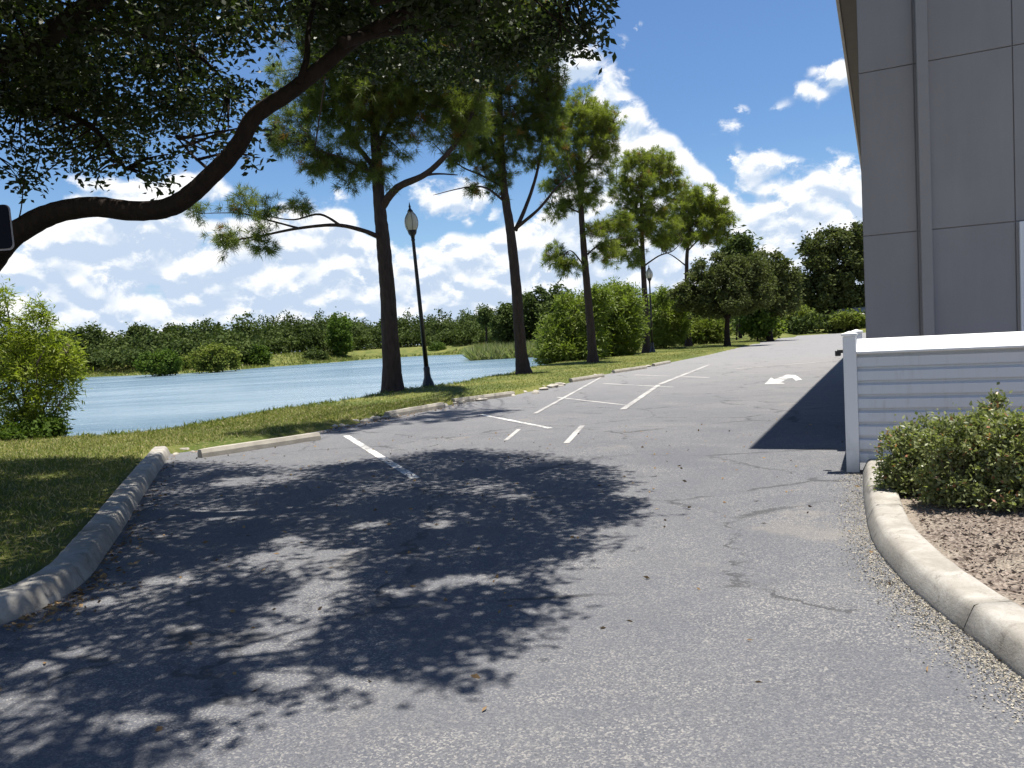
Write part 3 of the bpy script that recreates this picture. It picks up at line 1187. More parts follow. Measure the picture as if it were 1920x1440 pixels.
def rock(c, r, parent=None):
    mb = MB()
    nlat, nlon = 5, 8
    ph = [random.random() * 6 for _ in range(4)]
    vs = []
    sq = (random.uniform(.8, 1.5), random.uniform(.7, 1.1), random.uniform(.4, .65))
    an = random.random() * 3
    for i in range(nlat + 1):
        th = math.pi * i / nlat
        for j in range(nlon):
            fi = 2 * math.pi * j / nlon
            k = 1 + .22 * math.sin(2 * fi + ph[0]) * math.sin(th) + .15 * math.cos(3 * th + ph[1]) + random.uniform(-.08, .08)
            x, y, z = math.sin(th) * math.cos(fi) * sq[0], math.sin(th) * math.sin(fi) * sq[1], math.cos(th) * sq[2]
            vs.append((c[0] + r * k * (x * math.cos(an) - y * math.sin(an)), c[1] + r * k * (x * math.sin(an) + y * math.cos(an)), c[2] + r * k * z + r * .2))
    fs = []
    for i in range(nlat):
        for j in range(nlon):
            j2 = (j + 1) % nlon
            fs.append((i * nlon + j, (i + 1) * nlon + j, (i + 1) * nlon + j2, i * nlon + j2))
    mb.add(vs, fs)
    return mb


rk = [(655, 792, .10), (700, 783, .13), (722, 778, .10), (742, 776, .12), (760, 770, .08), (775, 768, .12), (792, 767, .09), (1004, 738, .12), (1020, 731, .14),
      (1036, 727, .19), (1048, 724, .16), (1115, 705, .14), (1215, 688, .16), (640, 799, .07), (345, 846, .07), (330, 852, .05), (362, 848, .04)]
rk += [(px_ + random.uniform(-4, 4), float(np.interp(px_, [600, 700, 850, 960, 1050, 1130, 1250], [806, 787, 757, 741, 721, 702, 680])) + random.uniform(-1, 3), random.uniform(.05, .11)) for px_ in np.linspace(630, 1240, 34)]
for px, py, r in rk:
    p = G(px, py)
    tag(rock(p, r).build('rubble_stone', M['rubble']), ('small pale stone at the far tip of the left kerb' if px < 500 else 'pale rough stone left of the nearest pine, on the lot edge' if px < 705
        else 'pale rough stone in the rubble row in front of the nearest pine and lamp' if px < 840 else 'pale rough stone on the lot edge between lamp post and second pine' if px < 965
        else 'pale rough stone in the rubble at the foot of the second pine' if px < 1065 else 'far pale stone on the lot edge between the third and fourth pines'), 'stone', 'rubble stones along the edge of the lot')

# ------------------------------------------------------------------ lamp posts
def lamp(px, py, label, scale=1.0, lean=-.035, top_h=6.25):
    p = G(px, py)
    root = empty('lamp_post', tuple(p), label, 'street lamp', 'black lamp posts with acorn globes')
    ax = Vector((lean, 0, 1)).normalized()
    k = top_h / 6.25
    mb = MB()
    mb.lathe(p, [(0.0, .26 * k), (.06, .26 * k), (.10, .22 * k), (.25, .19 * k), (.42, .125 * k), (.60, .105 * k), (.75, .112 * k), (.80, .088 * k)], 16, ax)
    mb.build('base', M['black_metal'], root, True)
    mb = MB()
    mb.lathe(p + ax * .79, [(0, .082 * k), (2.4 * k, .068 * k), (4.25 * k, .055 * k), (4.30 * k, .070 * k), (4.36 * k, .055 * k)], 12, ax)
    mb.build('pole', M['black_metal'], root, True)
    q = p + ax * (.79 + 4.35 * k)
    mb = MB()
    mb.lathe(q, [(0, .06), (.08, .075), (.16, .135), (.24, .155), (.27, .15)], 16, ax)
    mb.build('globe_fitter', M['black_metal'], root, True)
    mb = MB()
    mb.lathe(q + ax * .26, [(0, .145), (.06, .185), (.17, .225), (.29, .235), (.41, .215), (.52, .165), (.60, .10), (.63, .07)], 20, ax)
    mb.build('globe', M['lamp_glass'], root, True)
    mb = MB()
    mb.lathe(q + ax * .885, [(0, .085), (.03, .10), (.08, .06), (.13, .03), (.18, .042), (.23, .022), (.32, .008)], 12, ax)
    mb.build('finial', M['black_metal'], root, True)
    # thin ribs of the globe cage
    u = ax.orthogonal().normalized(); w = ax.cross(u)
    mb = MB()
    for j in range(6):
        a = j * math.pi / 3
        d = u * math.cos(a) + w * math.sin(a)
        prof = [(0, .150), (.06, .190), (.17, .230), (.29, .240), (.41, .220), (.52, .170), (.60, .105), (.64, .08)]
        mb.tube([q + ax * (.26 + h) + d * (r + .004) for h, r in prof], .007, 5)
    mb.build('globe_rib', M['black_metal'], root)
    return root


lamp(804, 731, 'black lamp post with acorn globe right of the nearest pine', lean=-.042)
lamp(1224, 664, 'far black lamp post hugging the fourth pine trunk', lean=-.0, top_h=6.0)

# ------------------------------------------------------------------ sign at the left edge
sgd = 3.6
sc0 = P(-120, 436, sgd)
sroot = empty('sign', (sc0.x - .02, sc0.y + .03, 0), 'dark rounded sign with pale border at the far left edge, before the oak limb', 'sign')
ux = Vector((.995, -.09, 0)).normalized(); uz = Vector((-.02, .0, 1)).normalized()


def round_plate(c, hw, hh, r, off, mat, name, th=.004):
    nrm = ux.cross(uz).normalized()
    if nrm.y > 0: nrm = -nrm
    ring = []
    for cx_, cz_, a0 in ((hw - r, hh - r, 0), (-hw + r, hh - r, 90), (-hw + r, -hh + r, 180), (hw - r, -hh + r, 270)):
        for j in range(7):
            a = R(a0 + 15 * j)
            ring.append((cx_ + r * math.cos(a), cz_ + r * math.sin(a)))
    vs = [c + ux * a + uz * z_ + nrm * off for a, z_ in ring] + [c + ux * a + uz * z_ + nrm * (off - th) for a, z_ in ring]
    k = len(ring)
    mb = MB(); mb.add(vs, [tuple(range(k)), tuple(range(k, 2 * k))[::-1]] + [(i, (i + 1) % k, k + (i + 1) % k, k + i)[::-1] for i in range(k)])
    return mb.build(name, mat, sroot)


hw = 150 / F_PX * sgd
hh = (468 - 385) / 2 / F_PX * sgd * 1.0
round_plate(sc0, hw, hh, .025, 0, M['sign_edge'], 'border')
round_plate(sc0 + uz * .004 - ux * .004, hw - .002, hh - .004, .024, .004, M['sign_black'], 'sign_face')
mb = MB()
c_ = P(-6, 424, sgd - .02)
mb.box(c_ + Vector((0, -.0, 0)), ux * .026, Vector((0, .002, 0)), Vector((0, 0, .0055)), .001)
mb.add([c_ + ux * .012 + Vector((0, -.002, .016)), c_ + ux * .032 + Vector((0, -.002, 0)), c_ + ux * .012 + Vector((0, -.002, -.016))], [(0, 1, 2)])
mb.build('arrow_mark', M['pale_mark'], sroot)
mb = MB()
mb.box((sc0.x - .10, sc0.y + .04, (sc0.z + .1) / 2), (.02, 0, 0), (0, .02, 0), (0, 0, (sc0.z + .1) / 2), .003)
mb.build('post', M['pole_metal'], sroot)

# ------------------------------------------------------------------ trees
def limb_mesh(mb, path, r0, r1, sides=8, sub=5, rough=.10, flare=0):
    pts = catmull(path, sub)
    n = len(pts)
    rad = [r0 + (r1 - r0) * (i / (n - 1)) ** .9 for i in range(n)]
    if flare:
        for i in range(n):
            h = (pts[i] - pts[0]).length
            rad[i] *= 1 + flare * math.exp(-h / .45)
    mb.tube(pts, rad, sides, rough)
    return pts


def nearest(pts_np, c):
    d = np.linalg.norm(pts_np - c, axis=1)
    return pts_np[np.argmin(d)]


def twigs(mb, skel, targets, r0=.02, r1=.006, sag=.0, sides=4):
    sk = np.array([tuple(p) for p in skel])
    for t in targets:
        s = nearest(sk, np.array(t))
        a, b_ = Vector(s), Vector(t)
        if (b_ - a).length < .05:
            continue
        m_ = a.lerp(b_, .55) + Vector((random.uniform(-.1, .1), random.uniform(-.1, .1), random.uniform(-.05, .15))) * (b_ - a).length
        mb.tube(catmull([a, m_, b_], 3), [r0 + (r1 - r0) * i / 6 for i in range(7)], sides, 0, False)


def sample_blobs(blobs, n, shell=.55):
    """blobs (x,y,z,rx,ry,rz): points spread mostly near the outside"""
    blobs = np.array(blobs, float)
    vol = blobs[:, 3] * blobs[:, 4] * blobs[:, 5]
    w = vol ** .62
    k = rng.choice(len(blobs), n, p=w / w.sum())
    d = rand_dirs(n)
    r = shell + (1 - shell) * rng.random(n) ** .6
    r = np.where(rng.random(n) < .25, rng.random(n) * .8, r)
    return blobs[k, :3] + d * r[:, None] * blobs[k, 3:6], d


def pblob(px, py, rx, ry, d, dd=0, depth=1.0):
    c_ = P(px, py, d + dd)
    sx = rx / F_PX * (d + dd)
    sz = ry / F_PX * (d + dd)
    return (c_.x, c_.y, c_.z, sx, max(sx, sz) * .9 * depth, sz)


def pine(base_px, d_trunk, limbs, blobs, nclump, k, nl, nw, label, mat, trunk_r, twig_n=160, clump_spread=.25, seedlabel=None):
    base = G(*base_px)
    d = base.y
    nl, nw, nclump, k = nl * .74, nw * .66, int(nclump * 1.75), int(k * .9)
    root = empty('pine_tree', tuple(base), label, 'tree', 'pines in a row along the lake bank')
    tr = MB()
    path = [base - Vector((0, 0, .15))] + [P(x, y, d + dd) for x, y, dd in d_trunk]
    sk = limb_mesh(tr, path, trunk_r, trunk_r * .32, 12, 8, .10, .75)
    tr.build('trunk', M['pine_bark'], root, True)
    skel = list(sk[len(sk) // 3:])
    for lb, r0, r1 in limbs:
        lm = MB()
        pts_ = limb_mesh(lm, [P(x, y, d + dd) for x, y, dd in lb], r0, r1, 8, 6, .12)
        skel += pts_[2:]
        lm.build('branch', M['pine_bark'], root, True)
    bl = [pblob(x, y, rx, ry, d, dd) for x, y, rx, ry, dd in blobs]
    c_, dd_ = sample_blobs(bl, nclump)
    # boughs: pull the shoots together round a number of bough tips
    tips, _ = sample_blobs(bl, twig_n)
    dist = ((c_[:, None, :] - tips[None, :, :]) ** 2).sum(2)
    near = tips[dist.argmin(1)]
    c_ = near + (c_ - near) * .40 + rng.normal(size=c_.shape) * clump_spread * .6
    ax_ = unit(dd_ * .6 + unit(c_ - near) * .6 + np.array([0, 0, .35]))
    btone = rng.random(len(tips))[dist.argmin(1)]
    tone = np.clip(np.repeat(btone * .5 + rng.random(len(c_)) * .3, k) + rng.random(len(c_) * k) * .2, 0, 1)
    tone = np.where(np.repeat(rng.random(len(c_)) < .035, k), .99, tone * .94)
    np_mesh('crown', needles(c_, ax_, k, nl, nw), 3, M[mat], root, tone)
    tw = MB()
    twigs(tw, skel, [tuple(t) for t in tips], .022, .006)
    tag(tw.build('twigs', M['pine_bark'], root), kind='stuff')
    return root


pine((737, 741), [(732, 640, 0), (726, 540, 0), (718, 450, 0), (711, 380, 0), (706, 300, .2), (700, 180, .3), (694, 60, .3), (690, -80, 0)],
     [([(716, 447, 0), (680, 432, -.6), (630, 422, -1.1), (560, 428, -1.4), (490, 442, -1.6), (440, 450, -1.7)], .085, .02),
      ([(640, 424, -1.1), (600, 402, -1.2), (550, 412, -1.4), (500, 405, -1.3)], .045, .012),
      ([(560, 428, -1.4), (500, 412, -1.2), (450, 400, -1.0), (380, 400, -1.0)], .035, .010),
      ([(713, 392, 0), (745, 352, -.3), (800, 325, -.6), (850, 275, -.8), (880, 225, -.8), (905, 160, -.8)], .14, .03),
      ([(790, 330, -.5), (820, 326, -.8), (858, 328, -1.0)], .05, .015),
      ([(708, 320, 0), (660, 260, .4), (620, 180, .6), (590, 120, .8)], .10, .02),
      ([(706, 280, 0), (750, 200, .8), (800, 130, 1.2), (830, 60, 1.3)], .10, .02),
      ([(708, 330, 0), (650, 300, -.8), (590, 280, -1.2)], .06, .02)],
     [(460, 385, 30, 25, -1.2), (425, 460, 36, 24, -1.7), (490, 448, 40, 24, -1.5), (372, 398, 17, 18, -1), (560, 388, 26, 20, -1.3), (505, 400, 22, 24, -1.3),
      (590, 300, 42, 48, -1), (550, 250, 42, 44, -1), (640, 300, 50, 48, -.5), (700, 315, 44, 44, 0), (640, 215, 80, 62, .3), (590, 130, 80, 60, .6),
      (730, 200, 80, 60, .3), (690, 110, 110, 70, .3), (800, 160, 66, 60, .6), (745, 260, 36, 36, .2), (820, 90, 90, 66, .8), (680, 10, 140, 70, 0), (820, -10, 120, 70, .5),
      (740, -90, 120, 70, .3), (860, 235, 28, 24, -.8), (880, 180, 40, 36, -.8), (660, 170, 90, 70, -.6), (760, 110, 90, 70, -.5), (610, 60, 80, 60, 0),
      (900, -330, 120, 60, -8), (990, -330, 60, 40, -7.5), (640, -420, 90, 50, -9.6), (740, -430, 90, 50, -9.2), (560, -400, 60, 40, -10),  # unseen boughs above the frame, added to cast shade on the lot edge
      (850, 130, 60, 60, .4), (790, 210, 50, 40, .2), (845, 200, 34, 34, -.5), (540, 200, 40, 40, .3), (525, 270, 24, 26, -.6), (880, 215, 46, 44, -.4), (835, 262, 36, 24, -.6), (770, 165, 60, 40, -.6)],
     3600, 50, .32, .024, 'nearest and thickest pine by the lake, low limb reaching left, beside the lamp post', 'pine_leaf', .30, 430)

pine((983, 704), [(975, 640, 0), (968, 540, 0), (958, 440, 0), (948, 375, 0), (942, 320, 0), (938, 230, .2), (934, 120, .3), (930, 20, .3)],
     [([(966, 432, 0), (985, 390, .2), (1005, 330, .4), (1018, 260, .5), (1024, 190, .5)], .10, .03),
      ([(967, 428, 0), (1010, 392, -.3), (1045, 350, -.5), (1075, 325, -.6)], .085, .02),
      ([(946, 378, 0), (910, 352, -.5), (870, 352, -.8), (812, 366, -1.0)], .06, .012),
      ([(945, 352, 0), (905, 330, .5), (870, 315, .8), (850, 300, 1)], .06, .02),
      ([(940, 290, 0), (900, 240, .5), (870, 190, .5)], .07, .02)],
     [(935, 335, 34, 30, 0), (905, 300, 40, 34, .2), (880, 260, 36, 36, .4), (950, 270, 44, 40, 0), (860, 210, 40, 30, .4), (920, 200, 56, 46, .2), (980, 215, 46, 44, .4),
      (1018, 180, 40, 48, .5), (960, 130, 74, 56, .3), (1020, 115, 44, 40, .5), (900, 110, 60, 56, .4), (950, 50, 90, 60, .3), (1000, 250, 34, 26, .4), (1040, 280, 26, 22, -.4),
      (840, 365, 22, 8, -1), (1000, 40, 60, 50, .3), (1045, 165, 26, 34, .5), (870, 150, 50, 46, .4), (1035, 60, 40, 50, .3), (1035, 235, 36, 32, .2), (1000, 300, 34, 18, .3), (905, 250, 46, 40, -.5), (850, 300, 26, 16, .8)],
     2100, 46, .35, .030, 'second pine, forked trunk left of the bright willows, pale patch near its base', 'pine_leaf', .27, 300)

pine((1112, 683), [(1108, 620, 0), (1101, 540, 0), (1095, 470, 0), (1090, 400, 0), (1087, 330, 0), (1088, 260, 0), (1092, 200, 0)],
     [([(1092, 440, 0), (1120, 420, -.5), (1160, 410, -1)], .06, .02), ([(1098, 480, 0), (1130, 455, .5), (1175, 445, .8)], .06, .02),
      ([(1096, 500, 0), (1070, 470, -.5), (1050, 490, -.8)], .05, .015), ([(1090, 400, 0), (1050, 385, .3), (1020, 395, .6)], .05, .015),
      ([(1088, 340, 0), (1060, 300, 0), (1045, 270, 0)], .06, .02), ([(1088, 320, 0), (1120, 280, 0), (1135, 250, 0)], .06, .02)],
     [(1095, 225, 42, 34, 0), (1120, 235, 32, 32, 0), (1070, 255, 34, 34, 0), (1135, 275, 22, 30, 0), (1095, 290, 48, 34, 0), (1065, 320, 36, 26, .3), (1110, 335, 38, 28, 0),
      (1095, 375, 40, 20, 0), (1050, 392, 30, 16, .4), (1040, 480, 24, 20, -.6), (1062, 495, 30, 18, -.7), (1130, 430, 34, 18, -.6), (1140, 475, 34, 22, .5), (1165, 418, 24, 20, -1), (1085, 190, 26, 22, 0), (1140, 225, 22, 34, .3), (1050, 215, 26, 30, .3), (1040, 350, 26, 18, .5)],
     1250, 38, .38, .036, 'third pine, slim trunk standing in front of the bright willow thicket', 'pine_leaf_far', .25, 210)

pine((1212, 664), [(1211, 600, 0), (1207, 520, 0), (1204, 450, 0), (1203, 380, 0), (1207, 310, 0)],
     [([(1206, 500, 0), (1235, 480, .5), (1262, 470, 1), (1280, 450, 1.2)], .07, .02), ([(1205, 470, 0), (1180, 445, 0), (1150, 430, 0)], .06, .02),
      ([(1203, 400, 0), (1170, 360, 0), (1155, 340, 0)], .06, .02), ([(1203, 390, 0), (1240, 350, 0), (1262, 335, 0)], .06, .02)],
     [(1210, 300, 44, 22, 0), (1175, 320, 34, 28, 0), (1245, 315, 32, 26, 0), (1210, 345, 52, 28, 0), (1168, 365, 30, 28, 0), (1262, 350, 28, 26, .4), (1215, 390, 50, 24, 0), (1170, 410, 34, 20, 0),
      (1235, 420, 44, 20, 0), (1190, 440, 40, 16, 0), (1160, 465, 40, 16, -.5), (1190, 485, 30, 14, -.4), (1245, 450, 26, 12, .6)],
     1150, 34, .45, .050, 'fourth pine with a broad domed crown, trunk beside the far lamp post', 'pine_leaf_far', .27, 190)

pine((1291, 652), [(1290, 600, 0), (1288, 540, 0), (1288, 480, 0), (1295, 420, 0), (1302, 370, 0)],
     [([(1288, 500, 0), (1262, 480, 0), (1240, 470, 0)], .07, .02), ([(1290, 470, 0), (1320, 440, 0), (1345, 425, 0)], .07, .02)],
     [(1305, 365, 36, 16, 0), (1290, 385, 42, 20, 0), (1335, 388, 34, 22, 0), (1355, 415, 24, 24, 0), (1310, 415, 48, 22, 0), (1270, 425, 34, 20, 0), (1345, 445, 28, 14, 0), (1290, 448, 44, 12, 0), (1250, 452, 24, 12, 0)],
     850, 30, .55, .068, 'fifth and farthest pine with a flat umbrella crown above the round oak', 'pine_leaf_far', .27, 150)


def leafy(name, base, label, cat, blobs, n, ls, lw, mat, trunk_paths=(), bark='oak_bark', group=None, crown='crown', clump=None, nclump=0, zs=.6, trunk_flare=.4, twig=60, dirs_out=False, cut=None):
    root = empty(name, tuple(base), label, cat, group)
    skel = []
    if trunk_paths:
        for i, (pth, r0, r1) in enumerate(trunk_paths):
            tr = MB()
            skel += limb_mesh(tr, pth, r0, r1, 8, 5, .1, trunk_flare if i == 0 else 0)[3:]
            tr.build('trunk' if i == 0 else 'branch', M[bark], root, True)
    c_, d_ = sample_blobs(blobs, n)
    if nclump:
        t_, _ = sample_blobs(blobs, nclump)
        near = np.empty_like(c_); ctone = rng.random(nclump); ct = np.empty(len(c_))
        for s in range(0, len(c_), 4000):
            e = min(len(c_), s + 4000)
            dist = ((c_[s:e, None, :] - t_[None, :, :]) ** 2).sum(2)
            j = dist.argmin(1)
            near[s:e] = t_[j]; ct[s:e] = ctone[j]
        c_ = near + (c_ - near) * (clump or .6)
        tone = np.clip(ct * .55 + rng.random(len(c_)) * .45, 0, 1)
        if skel and twig:
            tw = MB()
            twigs(tw, skel, [tuple(t) for t in t_[:twig]], .025, .006)
            tag(tw.build('twigs', M[bark], root), kind='stuff')
    else:
        tone = rng.random(len(c_))
    if cut is not None:
        kp = cut(c_); c_, d_, tone = c_[kp], d_[kp], tone[kp]
    c_ = c_ + rng.normal(size=c_.shape) * ls * .8 * (rng.random((len(c_), 1)) < .5)
    dirs = unit(rand_dirs(len(c_), zs, -.1) + (d_ * .9 if dirs_out else 0))
    np_mesh(crown, leaf_quads(c_, ls, lw, dirs, .35), 4, M[mat], root, tone * .95)
    return root


# round small oak by the lot and its neighbours
def P2(pts_):
    return [P(x, y, d) for x, y, d in pts_]


g0 = G(1363, 651); d = g0.y
leafy('oak_tree', g0, 'round-crowned dusty green oak with a straight dark trunk by the lot edge', 'tree',
      [pblob(1363, 535, 70, 50, d), pblob(1310, 545, 48, 38, d), pblob(1415, 540, 48, 40, d), pblob(1345, 505, 55, 32, d), pblob(1395, 505, 50, 32, d), pblob(1363, 570, 80, 26, d), pblob(1280, 560, 28, 24, d)],
      36000, .22, .13, 'elm_leaf', [(P2([(1364, 653, d), (1363, 620, d), (1364, 590, d), (1362, 550, d)]), .26, .12), (P2([(1364, 600, d), (1340, 570, d), (1320, 545, d)]), .12, .04), (P2([(1364, 598, d), (1390, 570, d), (1410, 540, d)]), .12, .04)],
      nclump=110)
g0 = G(1444, 640); d = g0.y
leafy('oak_tree', g0, 'dull green oak behind the round one, crown rising just over it', 'tree',
      [pblob(1440, 500, 40, 34, d), pblob(1470, 520, 34, 34, d), pblob(1420, 530, 50, 40, d), pblob(1455, 560, 50, 36, d)], 16000, .30, .19, 'elm_leaf',
      [(P2([(1444, 641, d), (1442, 600, d), (1440, 550, d)]), .3, .14)], nclump=80)
g0 = G(1551, 622); d = 112.
g0 = P(1551, 620, d); g0.z = 0
leafy('oak_tree', g0, 'large dark spreading oak at the far end of the lot, beside the building corner', 'tree',
      [pblob(1555, 465, 52, 42, d), pblob(1600, 455, 44, 40, d), pblob(1520, 500, 36, 38, d), pblob(1575, 510, 60, 44, d), pblob(1620, 510, 44, 50, d), pblob(1535, 550, 48, 34, d), pblob(1600, 560, 48, 32, d), pblob(1505, 540, 26, 30, d)],
      38000, .46, .30, 'elm_leaf', [(P2([(1551, 622, d), (1552, 590, d), (1556, 550, d), (1560, 510, d)]), .75, .3), (P2([(1553, 575, d), (1580, 540, d), (1600, 500, d)]), .35, .1), (P2([(1553, 580, d), (1530, 545, d), (1520, 510, d)]), .35, .1)],
      nclump=90)
# small trees and bushes at the far end
g0 = P(1388, 640, 88); g0.z = 0
leafy('pine_tree', g0, 'small dark pine poking up behind the round oak', 'tree', [pblob(1390, 452, 20, 16, 88), pblob(1372, 465, 22, 14, 88), pblob(1400, 470, 18, 16, 88), pblob(1385, 490, 26, 18, 88)], 2600, .6, .2, 'dark_leaf',
      [(P2([(1388, 645, 88), (1388, 560, 88), (1388, 460, 88)]), .25, .08)], nclump=40)
for (px, py, top, rx, dd, lab, mt) in ((1420, 634, 560, 26, 74, 'small fresh green tree right of the round oak', 'mid_leaf'),
                                      (1437, 632, 592, 24, 78, 'low bright green bush at the curve of the far kerb', 'willow_far'),
                                      (1590, 614, 585, 30, 100, 'clipped green bush before the far low building', 'bank_leaf'),
                                      (1500, 620, 575, 30, 104, 'yellowish bush left of the large dark oak trunk', 'bank_leaf')):
    b0 = P(px, py, dd); b0.z = 0
    hmid = (py + top) / 2 - 2
    leafy('bush', b0, lab, 'bush', [pblob(px, hmid, rx, (py - top) / 2, dd), pblob(px + rx * .5, hmid + 4, rx * .7, (py - top) / 2.6, dd), pblob(px - rx * .5, hmid + 5, rx * .7, (py - top) / 2.8, dd)],
          3200, .42, .24, mt, [([b0, P(px, hmid, dd)], .08, .03)], nclump=50, twig=10)
for i, (px, py, top, dd) in enumerate(((1352, 644, 585, 68), (1381, 640, 580, 72), (1394, 636, 585, 78), (1338, 646, 590, 66))):
    b0 = G(px, py); dd = b0.y
    leafy('sapling', b0, ['thin sapling just left of the round oak trunk', 'thin sapling just right of the round oak trunk', 'second thin sapling right of the round oak trunk', 'thin sapling farthest left of the round oak trunk'][i], 'tree',
          [pblob(px, top, 16, 14, dd)], 900, .3, .18, 'elm_leaf', [([b0, P(px + 1, (py + top) / 2, dd), P(px, top, dd)], .09, .05)], nclump=20, twig=6, group='saplings under the far trees')

# bright willow thicket
WG = 'bright green willows on the lake bank'


def willow(base, blobs, n, ls, lw, label, mat, stems, nclump=120, name='willow_shrub'):
    blobs = list(blobs)
    for bx_, by_, bz_, r1_, r2_, r3_ in list(blobs):
        for _ in range(5):          # loose shoots breaking the outline
            a_, e_ = random.uniform(0, 6.28), random.uniform(-.2, 1.3)
            k_ = random.uniform(.75, 1.12)
            q_ = random.uniform(.12, .28)
            blobs.append((bx_ + r1_ * k_ * math.cos(a_) * math.cos(e_), by_ + r2_ * k_ * math.sin(a_) * math.cos(e_), bz_ + r3_ * k_ * math.sin(e_), r1_ * q_, r2_ * q_, r3_ * q_ * 1.3))
    return leafy(name, base, label, 'willow', blobs, n, ls, lw, mat, stems, 'pale_bark', WG, 'foliage', .75, nclump, .6, .1, 60, True)


d = 46.
b0 = P(1090, 678, d); b0.z = 0
willow(b0, [pblob(1060, 660, 50, 30, d), pblob(1045, 625, 36, 36, d), pblob(1085, 600, 46, 46, d), pblob(1080, 650, 60, 34, d), pblob(1120, 570, 30, 32, d), pblob(1030, 665, 26, 22, d)], 26000, .26, .065,
       'left half of the bright willow thicket, left of and behind the third pine trunk', 'willow_far', [([b0, P(1080, 640, d), P(1075, 590, d)], .08, .03), ([b0, P(1050, 650, d), P(1040, 620, d)], .06, .02)])
d = 50.
b0 = P(1155, 672, d); b0.z = 0
willow(b0, [pblob(1150, 575, 44, 40, d), pblob(1170, 610, 42, 40, d), pblob(1135, 635, 46, 36, d), pblob(1180, 570, 28, 30, d), pblob(1130, 590, 34, 34, d), pblob(1165, 650, 34, 22, d)], 26000, .27, .070,
       'tallest bright willow of the thicket, between the third and fourth pine trunks', 'willow_far', [([b0, P(1155, 630, d), P(1160, 580, d)], .08, .03), ([b0, P(1140, 640, d), P(1125, 600, d)], .06, .02)])
d = 64.
b0 = P(1245, 660, d); b0.z = 0
willow(b0, [pblob(1240, 590, 36, 40, d), pblob(1265, 610, 26, 34, d), pblob(1235, 630, 34, 28, d)], 18000, .30, .085,
       'bright willow right of the fourth pine trunk and far lamp post', 'willow_far', [([b0, P(1245, 630, d), P(1243, 590, d)], .08, .03)], 80)
d = 72.
b0 = P(1320, 650, d); b0.z = 0
willow(b0, [pblob(1318, 622, 32, 22, d), pblob(1345, 625, 24, 18, d), pblob(1290, 625, 22, 24, d)], 5000, .4, .14,
       'low olive willow in the shade behind the fifth pine trunk', 'bank_leaf', [([b0, P(1320, 625, d)], .08, .03)], 60)

# willow shrub at left, near
d = 15.8
b0 = P(45, 832, d); b0.z = .05
stems = []
for (tx, ty, dd) in ((40, 600, 0), (90, 590, .3), (10, 560, .2), (130, 650, -.2), (70, 680, -.4), (-20, 620, .2), (110, 760, -.3)):
    stems.append(([b0 + Vector((random.uniform(-.2, .2), random.uniform(-.2, .2), -.05)), P((45 + tx) / 2 + 8, (830 + ty) / 2, d + dd * .5), P(tx, ty, d + dd)], .035, .010))
willow(b0, [pblob(60, 620, 46, 34, d), pblob(105, 660, 42, 36, d), pblob(30, 660, 50, 42, d), pblob(75, 700, 56, 42, d), pblob(120, 710, 36, 42, d), pblob(20, 740, 50, 44, d), pblob(95, 760, 40, 44, d),
            pblob(50, 800, 62, 30, d), pblob(-20, 640, 50, 60, d), pblob(65, 580, 16, 18, d), pblob(10, 560, 14, 24, d), pblob(140, 680, 16, 26, d), pblob(-40, 760, 60, 60, d)],
       17000, .12, .026, 'big yellow-green willow at the left by the near water edge', 'willow_leaf', stems, 260)
# its darker undergrowth
b0 = P(95, 838, 15.2); b0.z = .04
leafy('bush', b0, 'low dark green undergrowth at the foot of the left willow', 'bush', [pblob(60, 812, 60, 22, 15.4), pblob(20, 815, 40, 22, 15.4), pblob(95, 800, 26, 26, 15.4)], 5000, .09, .05, 'mid_leaf', [([b0, P(80, 810, 15.4)], .03, .01)], nclump=70, twig=20)


# ------------------------------------------------------------------ far shore wood
def tree_blobs(x, y, z, h, w, kind=0):
    out = []
    if kind == 0:       # broad
        for _ in range(7):
            a = random.random() * 6.28
            r = random.random() * w * .32
            out.append((x + r * math.cos(a), y + r * math.sin(a), z + h * random.uniform(.40, .80), w * random.uniform(.20, .32), w * random.uniform(.20, .32), h * random.uniform(.13, .22)))
        out.append((x, y, z + h * .35, w * .42, w * .4, h * .32))
    elif kind == 1:     # pine like, taller and sparse top
        for i in range(5):
            out.append((x + random.uniform(-.1, .1) * w, y, z + h * (.55 + .1 * i), w * .28 * (1 - i * .12), w * .28 * (1 - i * .12), h * .08))
        out.append((x, y, z + h * .3, w * .3, w * .3, h * .25))
    return out


blobs = []
fpx = list(np.linspace(-330, 1010, 84))
for row, (dd, k) in enumerate(((6, .62), (14, .85), (24, 1.0), (34, 1.05))):
    for px in fpx:
        px = px + random.uniform(-12, 12)
        py_s = np.interp(px, [p[0] for p in far_shore_px[::-1]], [p[1] for p in far_shore_px[::-1]])
        s = G(px, py_s, WATER_Z)
        s = s * (1 + (dd + 6 + (15 if px > 480 else 0)) / s.length)
        top = np.interp(px, [-300, 0, 150, 200, 260, 330, 400, 440, 520, 620, 680, 760, 860, 930, 1010], [640, 628, 612, 628, 622, 612, 610, 605, 590, 588, 600, 592, 586, 582, 575])
        ht = (P(px, top, s.y).z + .3) * k * random.uniform(.84, 1.06)
        z0 = .3
        kd = 1 if random.random() < .18 else 0
        if kd: ht *= 1.10
        blobs += tree_blobs(s.x, s.y, z0, max(3, ht - z0), random.uniform(6, 9.5), kd)
c_, d_ = sample_blobs(blobs, 190000, .7)
cellt = (np.sin(c_[:, 0] * .55 + 3 * np.sin(c_[:, 1] * .21)) * .5 + .5) * .6
tone = np.clip(cellt + rng.random(len(c_)) * .4, 0, 1) * .95
tag(np_mesh('far_wood', leaf_quads(c_, .60, .44, rand_dirs(len(c_), .7), .4), 4, M['dark_leaf'], tone=tone), 'dark mass of woodland along the far shore of the lake', 'woodland', kind='stuff')


